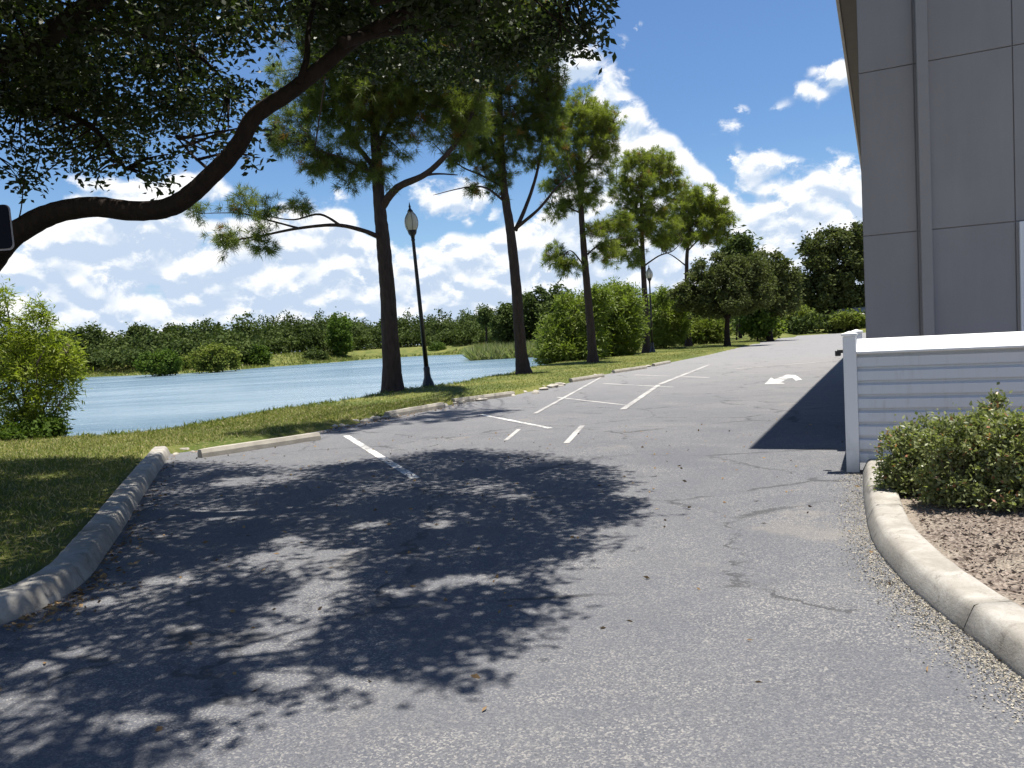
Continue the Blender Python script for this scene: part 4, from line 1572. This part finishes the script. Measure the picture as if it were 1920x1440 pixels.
def far_tree(px, py, top, rx, dd, label, mat, n=2600, ls=.7, name='shore_tree', cat='tree', group=None, lone=False):
    if name == 'shore_bush':
        dd = G(px, py, WATER_Z + .1).y
    b0 = P(px, py, dd)
    b0.z = max(b0.z - .1, WATER_Z) if b0.z < .4 else .4
    hp = (py - top)
    if lone:
        bl = [pblob(px, top + hp * .22, rx, hp * .2, dd), pblob(px + rx * .3, top + hp * .3, rx * .8, hp * .16, dd), pblob(px - rx * .4, top + hp * .32, rx * .6, hp * .14, dd)]
    else:
        bl = [pblob(px, top + hp * .38, rx * .75, hp * .38, dd), pblob(px + rx * .4, top + hp * .52, rx * .6, hp * .36, dd), pblob(px - rx * .4, top + hp * .55, rx * .6, hp * .38, dd), pblob(px, top + hp * .72, rx * .92, hp * .28, dd)]
    n, ls = int(n * 2), ls * .72
    return leafy(name, b0, label, cat, bl, n, ls, ls * .6, mat, [([b0 - Vector((0, 0, .2)), P(px, (py + top) / 2, dd), P(px, top + hp * .3, dd)], .25, .1)], nclump=50, twig=8, group=group)


FG = 'trees and bushes standing along the far shore'
far_tree(405, 697, 643, 48, 140, 'bright rounded bush on the far shore, the roundest and palest one', 'bank_leaf', 4500, .6, 'shore_bush', 'bush', FG)
far_tree(300, 704, 655, 44, 140, 'grey-green bush at the water line, left of the round pale one', 'mid_leaf', 3800, .6, 'shore_bush', 'bush', FG)
far_tree(200, 702, 655, 40, 142, 'green bush on the far shore just right of the left willow', 'mid_leaf', 3600, .6, 'shore_bush', 'bush', FG)
far_tree(345, 698, 665, 22, 145, 'small bush between the two rounded shore bushes', 'bank_leaf', 1600, .5, 'shore_bush', 'bush', FG)
far_tree(480, 688, 645, 30, 156, 'low bush right of the round pale bush on the far shore', 'mid_leaf', 2200, .6, 'shore_bush', 'bush', FG)
far_tree(168, 690, 603, 30, 158, 'dark tree on the far shore showing just above the left willow', 'dark_leaf', 3000, .8, group=FG)
far_tree(258, 690, 606, 22, 162, 'slim dark tree top on the far shore above the grey-green bush', 'dark_leaf', 2000, .8, group=FG, lone=True)
far_tree(323, 690, 605, 20, 164, 'small knobbly tree top above the far wood, left of centre', 'dark_leaf', 1600, .8, group=FG, lone=True)
far_tree(395, 690, 598, 34, 160, 'broad dark tree behind the round pale shore bush', 'dark_leaf', 3400, .8, group=FG)
far_tree(590, 680, 655, 26, 158, 'low bush in front of the far wood left of the nearest pine trunk', 'dark_leaf', 1800, .6, 'shore_bush', 'bush', FG)
far_tree(638, 676, 580, 24, 170, 'spiky tall tree top in the far wood left of the nearest pine', 'mid_leaf', 2600, .8, group=FG)
far_tree(820, 664, 640, 18, 158, 'small round bush on the far shore right of the lamp post', 'mid_leaf', 1200, .5, 'shore_bush', 'bush', FG)
far_tree(870, 655, 638, 34, 150, 'long low olive hedge on the far bank left of the reeds', 'bank_leaf', 2200, .5, 'shore_bush', 'bush', FG)
far_tree(912, 655, 572, 16, 150, 'lone umbrella-topped tree on the far shore left of the second pine', 'dark_leaf', 1600, .6, group=FG, lone=True)
far_tree(955, 652, 562, 34, 128, 'dark tree rising behind the second pine trunk', 'dark_leaf', 4200, .7, group=FG)
far_tree(1005, 650, 535, 44, 124, 'tall dark tree right of the second pine, behind the willows', 'dark_leaf', 5600, .7, group=FG)
far_tree(1050, 650, 532, 40, 120, 'tall dark tree behind the top of the willow thicket', 'dark_leaf', 5000, .7, group=FG)

# dark wood behind the far end of the lot
blobs = []
for px in np.linspace(1290, 1640, 34):
    px += random.uniform(-5, 5)
    for dd in (101, 108):
        if px > 1380 or dd > 104:
            b0 = P(px, 600, dd)
            h_ = random.uniform(1.4, 3.2)
            blobs.append((b0.x, dd, h_ * .45, random.uniform(1.2, 2.2), 1.2, h_ * .6))
for row, dd in enumerate((118, 128, 140)):
    for px in np.linspace(1100, 1760, 26):
        px = px + random.uniform(-10, 10)
        top = np.interp(px, [1100, 1200, 1260, 1400, 1480, 1520, 1760], [575, 560, 535, 520, 505, 545, 520]) + random.uniform(-6, 16)
        b0 = P(px, top, dd)
        blobs += tree_blobs(b0.x, dd, 0, b0.z, random.uniform(6, 10), 0)
c_, d_ = sample_blobs(blobs, 84000, .7)
tone = np.clip((np.sin(c_[:, 0] * .7 + 2 * np.sin(c_[:, 1] * .3)) * .5 + .5) * .6 + rng.random(len(c_)) * .4, 0, 1) * .95
tag(np_mesh('back_wood', leaf_quads(c_, .58, .42, rand_dirs(len(c_), .7), .4), 4, M['dark_leaf'], tone=tone), 'dark woodland closing off the far end of the parking lot', 'woodland', kind='stuff')

# far low building seen past the corner
fb = P(1612, 612, 108); fb.z = 0
hr = empty('low_building', tuple(fb), 'far low grey-roofed building glimpsed left of the office corner', 'building')
mb = MB(); mb.box(fb + Vector((3, 3, 1.1)), (5, 0, 0), (0, 3, 0), (0, 0, 1.1)); mb.build('wall', M['fascia'], hr)
mb = MB()
o = fb + Vector((3, 3, 2.2))
mb.add([o + Vector((-5.5, -3.5, 0)), o + Vector((5.5, -3.5, 0)), o + Vector((5.5, 3.5, 0)), o + Vector((-5.5, 3.5, 0)), o + Vector((-4.6, 0, 1.2)), o + Vector((4.6, 0, 1.2))], [(0, 1, 5, 4), (1, 2, 5), (2, 3, 4, 5), (3, 0, 4), (3, 2, 1, 0)])
mb.build('roof', M['roofing'], hr)

# reeds at the right end of the lake
n = 7000
rp = rng.uniform(880, 1035, n)
rd = rng.uniform(104, 124, n)
pts_ = np.array([tuple(P(a, 640, dd)) for a, dd in zip(rp, rd)])
pts_[:, 2] = np.maximum(land_z(pts_[:, 0], pts_[:, 1]), WATER_Z - .1)
tag(np_mesh('reeds', leaf_quads(pts_, 2.0, .16, rand_dirs(n, .3, 1.6), .4), 4, M['reed'], tone=rng.random(n)), 'pale reeds and tall grass at the right end of the lake', 'reeds', kind='stuff')

# ------------------------------------------------------------------ foreground live oak
# limb seen crossing the picture, rooted in a trunk out of the frame at left
ob = Vector((-6.55, 8.2, .05))
oak = empty('live_oak', tuple(ob), 'big live oak overhanging from the left, sinuous dark limb across the sky', 'tree')
tr = MB()
sk0 = limb_mesh(tr, [ob - Vector((0, 0, .2)), ob + Vector((.05, 0, .9)), ob + Vector((.2, 0, 1.7)), ob + Vector((.1, .1, 2.6)), ob + Vector((-.1, .2, 3.9)), ob + Vector((.1, .1, 5.4)), ob + Vector((.5, 0, 7.0))], .42, .14, 14, 8, .07, .6)
tr.build('trunk', M['oak_bark'], oak, True)
LD = 8.0
skel = list(sk0[20:])


def oak_limb(pts_, r0, r1, sides=10):
    mb = MB()
    p_ = limb_mesh(mb, pts_, r0, r1, sides, 8, .07)
    mb.build('branch', M['oak_bark'], oak, True)
    skel.extend(p_[4:])


oak_limb([ob + Vector((.15, 0, 1.6)), P(-90, 560, 8.1), P(-28, 505, 8.1), P(20, 445, 8.0), P(95, 402, 8.0), P(175, 388, 7.9), P(260, 396, 7.8), P(330, 383, 7.7), P(395, 330, 7.6), P(445, 275, 7.5), P(478, 218, 7.5), P(545, 172, 7.5),
          P(610, 120, 7.5), P(660, 78, 7.5), P(740, 35, 7.5), P(830, -5, 7.6), P(940, -50, 7.7)], .132, .050, 14)
oak_limb([P(560, 155, 7.4), P(575, 110, 7.5), P(578, 60, 7.6), P(590, 0, 7.7)], .035, .02, 7)
oak_limb([P(640, 80, 7.2), P(720, 60, 7.6), P(820, 50, 8.2), P(930, 30, 8.6)], .06, .02, 8)
oak_limb([P(700, 0, 7.1), P(820, -30, 7.6), P(950, -60, 8.2), P(1050, -40, 8.4)], .06, .02, 8)
oak_limb([ob + Vector((.1, .1, 2.8)), P(-60, 170, 8.4), P(20, 105, 8.2), P(100, 60, 7.8), P(190, -10, 7.2), P(300, -120, 6.6), P(420, -260, 6.0)], .15, .06, 10)
oak_limb([ob + Vector((.0, .1, 3.2)), P(-40, 195, 9.4), P(40, 195, 9.5), P(120, 212, 9.6), P(180, 245, 9.6), P(215, 290, 9.6), P(235, 315, 9.6)], .075, .015, 7)
oak_limb([P(100, 60, 7.8), P(230, 60, 8.6), P(350, 90, 9.4), P(430, 160, 9.8)], .06, .015, 7)
oak_limb([P(190, -10, 7.2), P(350, -60, 7.6), P(500, -40, 8.4), P(620, 20, 9.2)], .06, .015, 7)
oak_limb([ob + Vector((.1, .1, 3.9)), Vector((-5.4, 6.6, 5.2)), Vector((-4.0, 5.2, 5.8)), Vector((-2.6, 4.4, 6.0)), Vector((-1.2, 3.8, 6.1))], .13, .03, 8)
oak_limb([ob + Vector((.1, .1, 5.0)), Vector((-5.0, 7.6, 6.6)), Vector((-3.2, 7.4, 7.0)), Vector((-1.4, 7.4, 7.0)), Vector((.3, 7.4, 6.6))], .13, .03, 8)
oak_limb([P(400, 325, 7.6), P(360, 290, 7.9), P(330, 255, 8.3)], .02, .008, 5)
oak_limb([P(24, 440, 7.9), P(38, 400, 7.9), P(44, 350, 7.9), P(50, 300, 8.0)], .009, .005, 4)

# footprint of the crown on the ground (its shade in the photo), with its sunlit gaps
shade_px = [(-900, 930), (-200, 880), (100, 873), (270, 868), (420, 868), (560, 880), (700, 862), (850, 842), (1000, 850), (1120, 868), (1215, 884), (1160, 915), (1215, 965), (1140, 985), (1120, 1040),
            (1050, 1100), (1070, 1190), (1000, 1205), (930, 1250), (880, 1290), (760, 1290), (640, 1330), (560, 1365), (530, 1320), (610, 1285), (470, 1290), (400, 1320), (455, 1395), (400, 1440), (100, 1600), (-900, 1900), (-2500, 1500), (-2500, 1000)]
foot = [G(*p) for p in shade_px]
foot2 = [(p.x, p.y) for p in foot]
gaps_px = [(560, 1030, 50, 14), (600, 1095, 46, 34), (560, 1150, 56, 32), (490, 1205, 60, 28), (870, 1092, 70, 12), (520, 1250, 60, 20), (450, 900, 60, 8), (430, 960, 60, 8), (110, 1240, 60, 22), (60, 1310, 70, 20),
           (450, 1050, 60, 12), (330, 1080, 50, 8), (960, 1180, 40, 12), (700, 1000, 40, 6), (850, 900, 40, 6), (250, 1350, 60, 16)]
n = 110000
X = rng.uniform(-11, 2.2, n); Y = rng.uniform(1.2, 12.5, n)
zmean = 5.3 + 1.0 * np.sin(X * .7 + 1) * np.cos(Y * .5) + .25 * np.abs(X + 3) * 0
Zc = 4.6 + 3.2 * rng.random(n) ** 1.3
# the shade lies where the sun ray through the leaf meets the ground
sx = X - SUN_DIR.x / SUN_DIR.z * Zc
sy = Y - SUN_DIR.y / SUN_DIR.z * Zc
ok = inside(sx, sy, foot2) & (sdist(sx, sy, foot2) < -.02)
for px, py, rx, ry in gaps_px:
    c0_ = G(px, py); cx_ = G(px + rx, py); cy_ = G(px, py - ry)
    ax_ = abs(cx_.x - c0_.x); ay_ = abs(cy_.y - c0_.y)
    ok &= ((sx - c0_.x) / ax_) ** 2 + ((sy - c0_.y) / ay_) ** 2 > 1
cl = np.stack([X, Y, Zc], axis=1)
u_, v_, fr = to_px(cl)
lowx = [-400, 0, 60, 110, 150, 200, 240, 290, 340, 420, 455, 480, 500, 560, 640, 760, 900, 1000, 1060, 1120, 1150, 1160]
lowy = [330, 275, 262, 272, 302, 330, 300, 330, 285, 272, 262, 150, 90, 80, 115, 150, 160, 140, 105, 85, 20, -60]
bound = np.interp(u_, lowx, lowy)
vis = fr & (u_ > -60) & (u_ < 1980) & (v_ > -60)
ok &= ~(vis & (v_ > bound))
ok &= ~(vis & (u_ > 1120))
# airy zone with sky between leaves
airy = vis & (u_ > 200) & (u_ < 560) & (v_ > -20) & (rng.random(n) < .08)
ok &= ~airy
cl = cl[ok]
bough = cl[rng.choice(len(cl), 400, replace=False)]
nb_ = bough[(((cl[:, None, :] - bough[None, :, :]) * np.array([1, 1, 1.6])) ** 2).sum(2).argmin(1)]
cl = nb_ + (cl - nb_) * np.array([.72, .72, .5])
print('oak twig sites', len(cl))
NT_ = 5500
cl = cl[:NT_]
# droopy outer sprays along the seen lower rim
sp_px = [(20, 280), (45, 300), (70, 270), (90, 300), (120, 290), (140, 320), (178, 335), (165, 305), (205, 300), (215, 318), (245, 300), (268, 318), (290, 335), (300, 348), (320, 300), (350, 285), (390, 290), (410, 275), (430, 265),
         (1060, 95), (1085, 70), (1105, 85), (1110, 40), (1130, 12), (1098, 100), (1040, 110), (10, 250), (70, 245), (1068, 60), (1120, 60), (48, 350), (60, 345), (38, 330), (470, 300), (475, 250)]
ext = np.array([tuple(P(px + random.uniform(-6, 6), py - 8 + random.uniform(-6, 6), random.uniform(9.0, 9.8) if px < 460 else random.uniform(7.8, 8.6))) for px, py in sp_px for _ in range(4)])
ext_n = np.where(np.arange(len(ext)) % 1 == 0, 16, 16)
K = 54
tips = np.concatenate([cl])
spread = .165
cc = np.repeat(tips, K, axis=0) + rng.normal(size=(len(tips) * K, 3)) * np.array([spread, spread, spread * .55])
ce = np.repeat(ext, 14, axis=0) + rng.normal(size=(len(ext) * 14, 3)) * np.array([.10, .10, .09])
ctone = np.concatenate([np.repeat(rng.random(len(tips)), K), np.repeat(rng.random(len(ext)), 14)])
cc = np.concatenate([cc, ce])
lx = cc[:, 0] - SUN_DIR.x / SUN_DIR.z * cc[:, 2]
ly = cc[:, 1] - SUN_DIR.y / SUN_DIR.z * cc[:, 2]
wob = .16 * np.sin(lx * 9 + 2 * np.sin(ly * 7)) + .12 * np.sin(ly * 17 + lx * 5)
kp = np.ones(len(cc), bool)
big_gaps = [(540, 1012, 34, 8), (620, 1035, 60, 9), (500, 1045, 40, 6), (600, 1098, 54, 22), (560, 1140, 66, 20), (540, 1180, 56, 14), (480, 1212, 66, 16), (870, 1092, 84, 13), (455, 902, 60, 8), (110, 1240, 60, 20), (60, 1310, 70, 20), (540, 1270, 90, 16),
            (330, 1085, 46, 8), (690, 985, 40, 6), (960, 1185, 50, 10), (250, 1350, 60, 16), (430, 965, 46, 7), (740, 1110, 26, 8), (180, 1130, 36, 8), (330, 1180, 40, 9), (820, 985, 40, 6), (950, 930, 40, 5)]
for px, py, rx, ry in big_gaps:
    c0_ = G(px, py)
    ax_ = abs(G(px + rx, py).x - c0_.x); ay_ = abs(G(px, py - ry).y - c0_.y)
    e_ = ((lx - c0_.x) / ax_) ** 2 + ((ly - c0_.y) / ay_) ** 2
    kp &= (e_ > 1 + wob * 3.2) | (rng.random(len(cc)) < .05)
kp &= (sdist(lx, ly, foot2) < .10 + wob * 1.2) | (cc[:, 1] > 9.5)
cc, ctone = cc[kp], ctone[kp]
dirs = rand_dirs(len(cc), .6, -.25)
tone = np.clip(ctone * .5 + rng.random(len(cc)) * .5, 0, 1) * .95
np_mesh('crown', leaf_quads(cc, .088, .044, dirs, .35), 4, M['oak_leaf'], oak, tone)
tw = MB()
skn = np.array([tuple(p) for p in skel])
pick = rng.choice(len(tips), 420, replace=False)
twigs(tw, skel, [tuple(tips[i]) for i in pick] + [tuple(e) for e in ext[::2]], .017, .004)
tag(tw.build('twigs', M['oak_bark'], oak), kind='stuff')
# a second, paler tree's foliage is the pines' own; nothing more here

# ------------------------------------------------------------------ hedge shrubs before the fence
def shrub(base, blobs, n, label, stems=14, mat='shrub_leaf', name='shrub', ls=.036, lw=.020, nclump=150):
    root = empty(name, tuple(base), label, 'shrub', 'clipped shrubs in the mulch bed')
    c_, d_ = sample_blobs(blobs, n, .6)
    t_, _ = sample_blobs(blobs, nclump, .6)
    near = np.empty_like(c_); ct = np.empty(len(c_)); ctn = rng.random(nclump)
    for s in range(0, len(c_), 4000):
        e = min(len(c_), s + 4000)
        j = ((c_[s:e, None, :] - t_[None, :, :]) ** 2).sum(2).argmin(1)
        near[s:e] = t_[j]; ct[s:e] = ctn[j]
    c_ = near + (c_ - near) * .62 + rng.normal(size=c_.shape) * .012 + rng.normal(size=c_.shape) * .045 * (rng.random((len(c_), 1)) < .22)
    kp = c_[:, 2] > bed_z(c_[:, 0], c_[:, 1]) + .04
    c_, d_, ct = c_[kp], d_[kp], ct[kp]
    tone = np.where(rng.random(len(c_)) < .03, .99, np.clip(ct * .45 + rng.random(len(c_)) * .5, 0, .94))
    dirs = unit(rand_dirs(len(c_), .7, .25) + d_ * .5)
    np_mesh('foliage', leaf_quads(c_, ls, lw, dirs, .4), 4, M[mat], root, tone)
    tw = MB()
    for t in t_[:stems * 5]:
        b_ = Vector(base) + Vector((random.uniform(-.08, .08), random.uniform(-.08, .08), 0))
        t = Vector(t)
        m_ = b_.lerp(t, .5) + Vector((random.uniform(-.05, .05), random.uniform(-.05, .05), -.04))
        tw.tube(catmull([b_, m_, t], 4), [.007 - .005 * i / 8 for i in range(9)], 4, 0, False)
    tw.build('stems', M['pale_bark'], root)
    return root


def wblob(px, py, rx, ry, d):
    return pblob(px, py, rx, ry, d)


d = 6.3
b0 = P(1712, 962, d); b0.z = .13
shrub(b0, [wblob(1685, 850, 36, 48, d), wblob(1735, 830, 58, 50, d), wblob(1715, 895, 60, 52, d), wblob(1765, 890, 56, 66, d, ), wblob(1676, 905, 34, 44, d), wblob(1720, 940, 44, 30, d)], 10500, 'sparse twiggy shrub nearest the fence post, at the left end of the bed')
d = 5.75
b0 = P(1815, 1000, d); b0.z = .14
shrub(b0, [wblob(1785, 825, 62, 44, d), wblob(1840, 840, 66, 58, d), wblob(1805, 905, 84, 60, d), wblob(1860, 805, 46, 34, d), wblob(1785, 945, 56, 34, d)], 15500, 'middle shrub of the bed, full and yellow-green in front of the lap boards')
d = 5.45
b0 = P(1945, 1020, d); b0.z = .15
shrub(b0, [wblob(1900, 845, 56, 62, d), wblob(1960, 840, 70, 72, d), wblob(1910, 920, 84, 60, d), wblob(1930, 805, 40, 34, d), wblob(1900, 955, 60, 34, d)], 15500, 'right-hand shrub of the bed running out of the picture')
d = 6.2
b0 = P(1862, 940, d); b0.z = .14
shrub(b0, [wblob(1862, 765, 20, 26, d), wblob(1876, 745, 9, 14, d), wblob(1850, 790, 28, 24, d)], 900, 'leggy shoot standing up above the middle shrub before the fence', 4, nclump=30)

# ------------------------------------------------------------------ grass
def blades(name, pts2, length, width, label, zs=1.4, dry=.10):
    x, y = pts2[:, 0], pts2[:, 1]
    z = land_z(x, y)
    c_ = np.stack([x, y, z - .004], axis=1)
    t = (np.sin(x * 1.3 + 2 * np.sin(y * .8)) * .5 + .5) * .35 + rng.random(len(x)) * .6
    t = np.where(rng.random(len(x)) < dry, .99, np.clip(t, 0, .94))
    q = leaf_quads(c_, length, width, rand_dirs(len(c_), .5, zs), .45)
    return tag(np_mesh(name, q, 4, M['grass'], tone=t), label, 'grass', kind='stuff')


n = 240000
x = rng.uniform(-13, 4, n); y = 3 + 17 * rng.random(n) ** .8
sl = sdist(x, y, lot2); sk = sdist(x, y, lake)
kl = seg_dist(x, y, [(p.x, p.y) for p in left_kerb], False)
u_, v_, fr = to_px(np.stack([x, y, np.zeros(n)], axis=1))
ok = (sl > .16) & (sk > .8) & (u_ > -60) & (u_ < 1100)
ok &= (sl > .26) | (kl > .4)
blades('lawn_grass', np.stack([x, y], 1)[ok], .055, .010, 'short sunlit and shaded lawn grass on the left behind the curved kerb', dry=.28)
n = 330000
x = rng.uniform(-10, 45, n); y = 16 + 75 * rng.random(n) ** 1.5
sl = sdist(x, y, lot2); sk = sdist(x, y, lake)
ok = (sl > .05) & (sl < 9) & (sk > .3)
blades('bank_grass', np.stack([x, y], 1)[ok], .062, .018, 'rough green grass strip under the pines between lot and lake', dry=.13)
# far bank meadow
n = 60000
x = rng.uniform(-110, 10, n); y = rng.uniform(105, 175, n)
sk = sdist(x, y, lake)
ok = (sk > -.3) & (sk < 14)
blades('shore_grass', np.stack([x, y], 1)[ok], .55, .16, 'yellow-green grass bank along the far shore')
# low weeds dotting the water side of the strip
n = 260
idx = rng.integers(3, len(crest) - 3, n)
tt = rng.random(n)
wx = np.array([crest[i].x + (crest[i + 1].x - crest[i].x) * t for i, t in zip(idx, tt)]) + rng.normal(size=n) * .35
wy = np.array([crest[i].y + (crest[i + 1].y - crest[i].y) * t for i, t in zip(idx, tt)]) + rng.normal(size=n) * .35
c_ = np.repeat(np.stack([wx, wy, land_z(wx, wy)], 1), 14, axis=0) + rng.normal(size=(n * 14, 3)) * np.array([.06, .06, .0])
tag(np_mesh('bank_weeds', leaf_quads(c_, .10, .018, rand_dirs(len(c_), .5, 1.0), .7), 4, M['bank_leaf'], tone=rng.random(len(c_))), 'tufts of taller weeds on the brink of the near bank', 'weeds', kind='stuff')
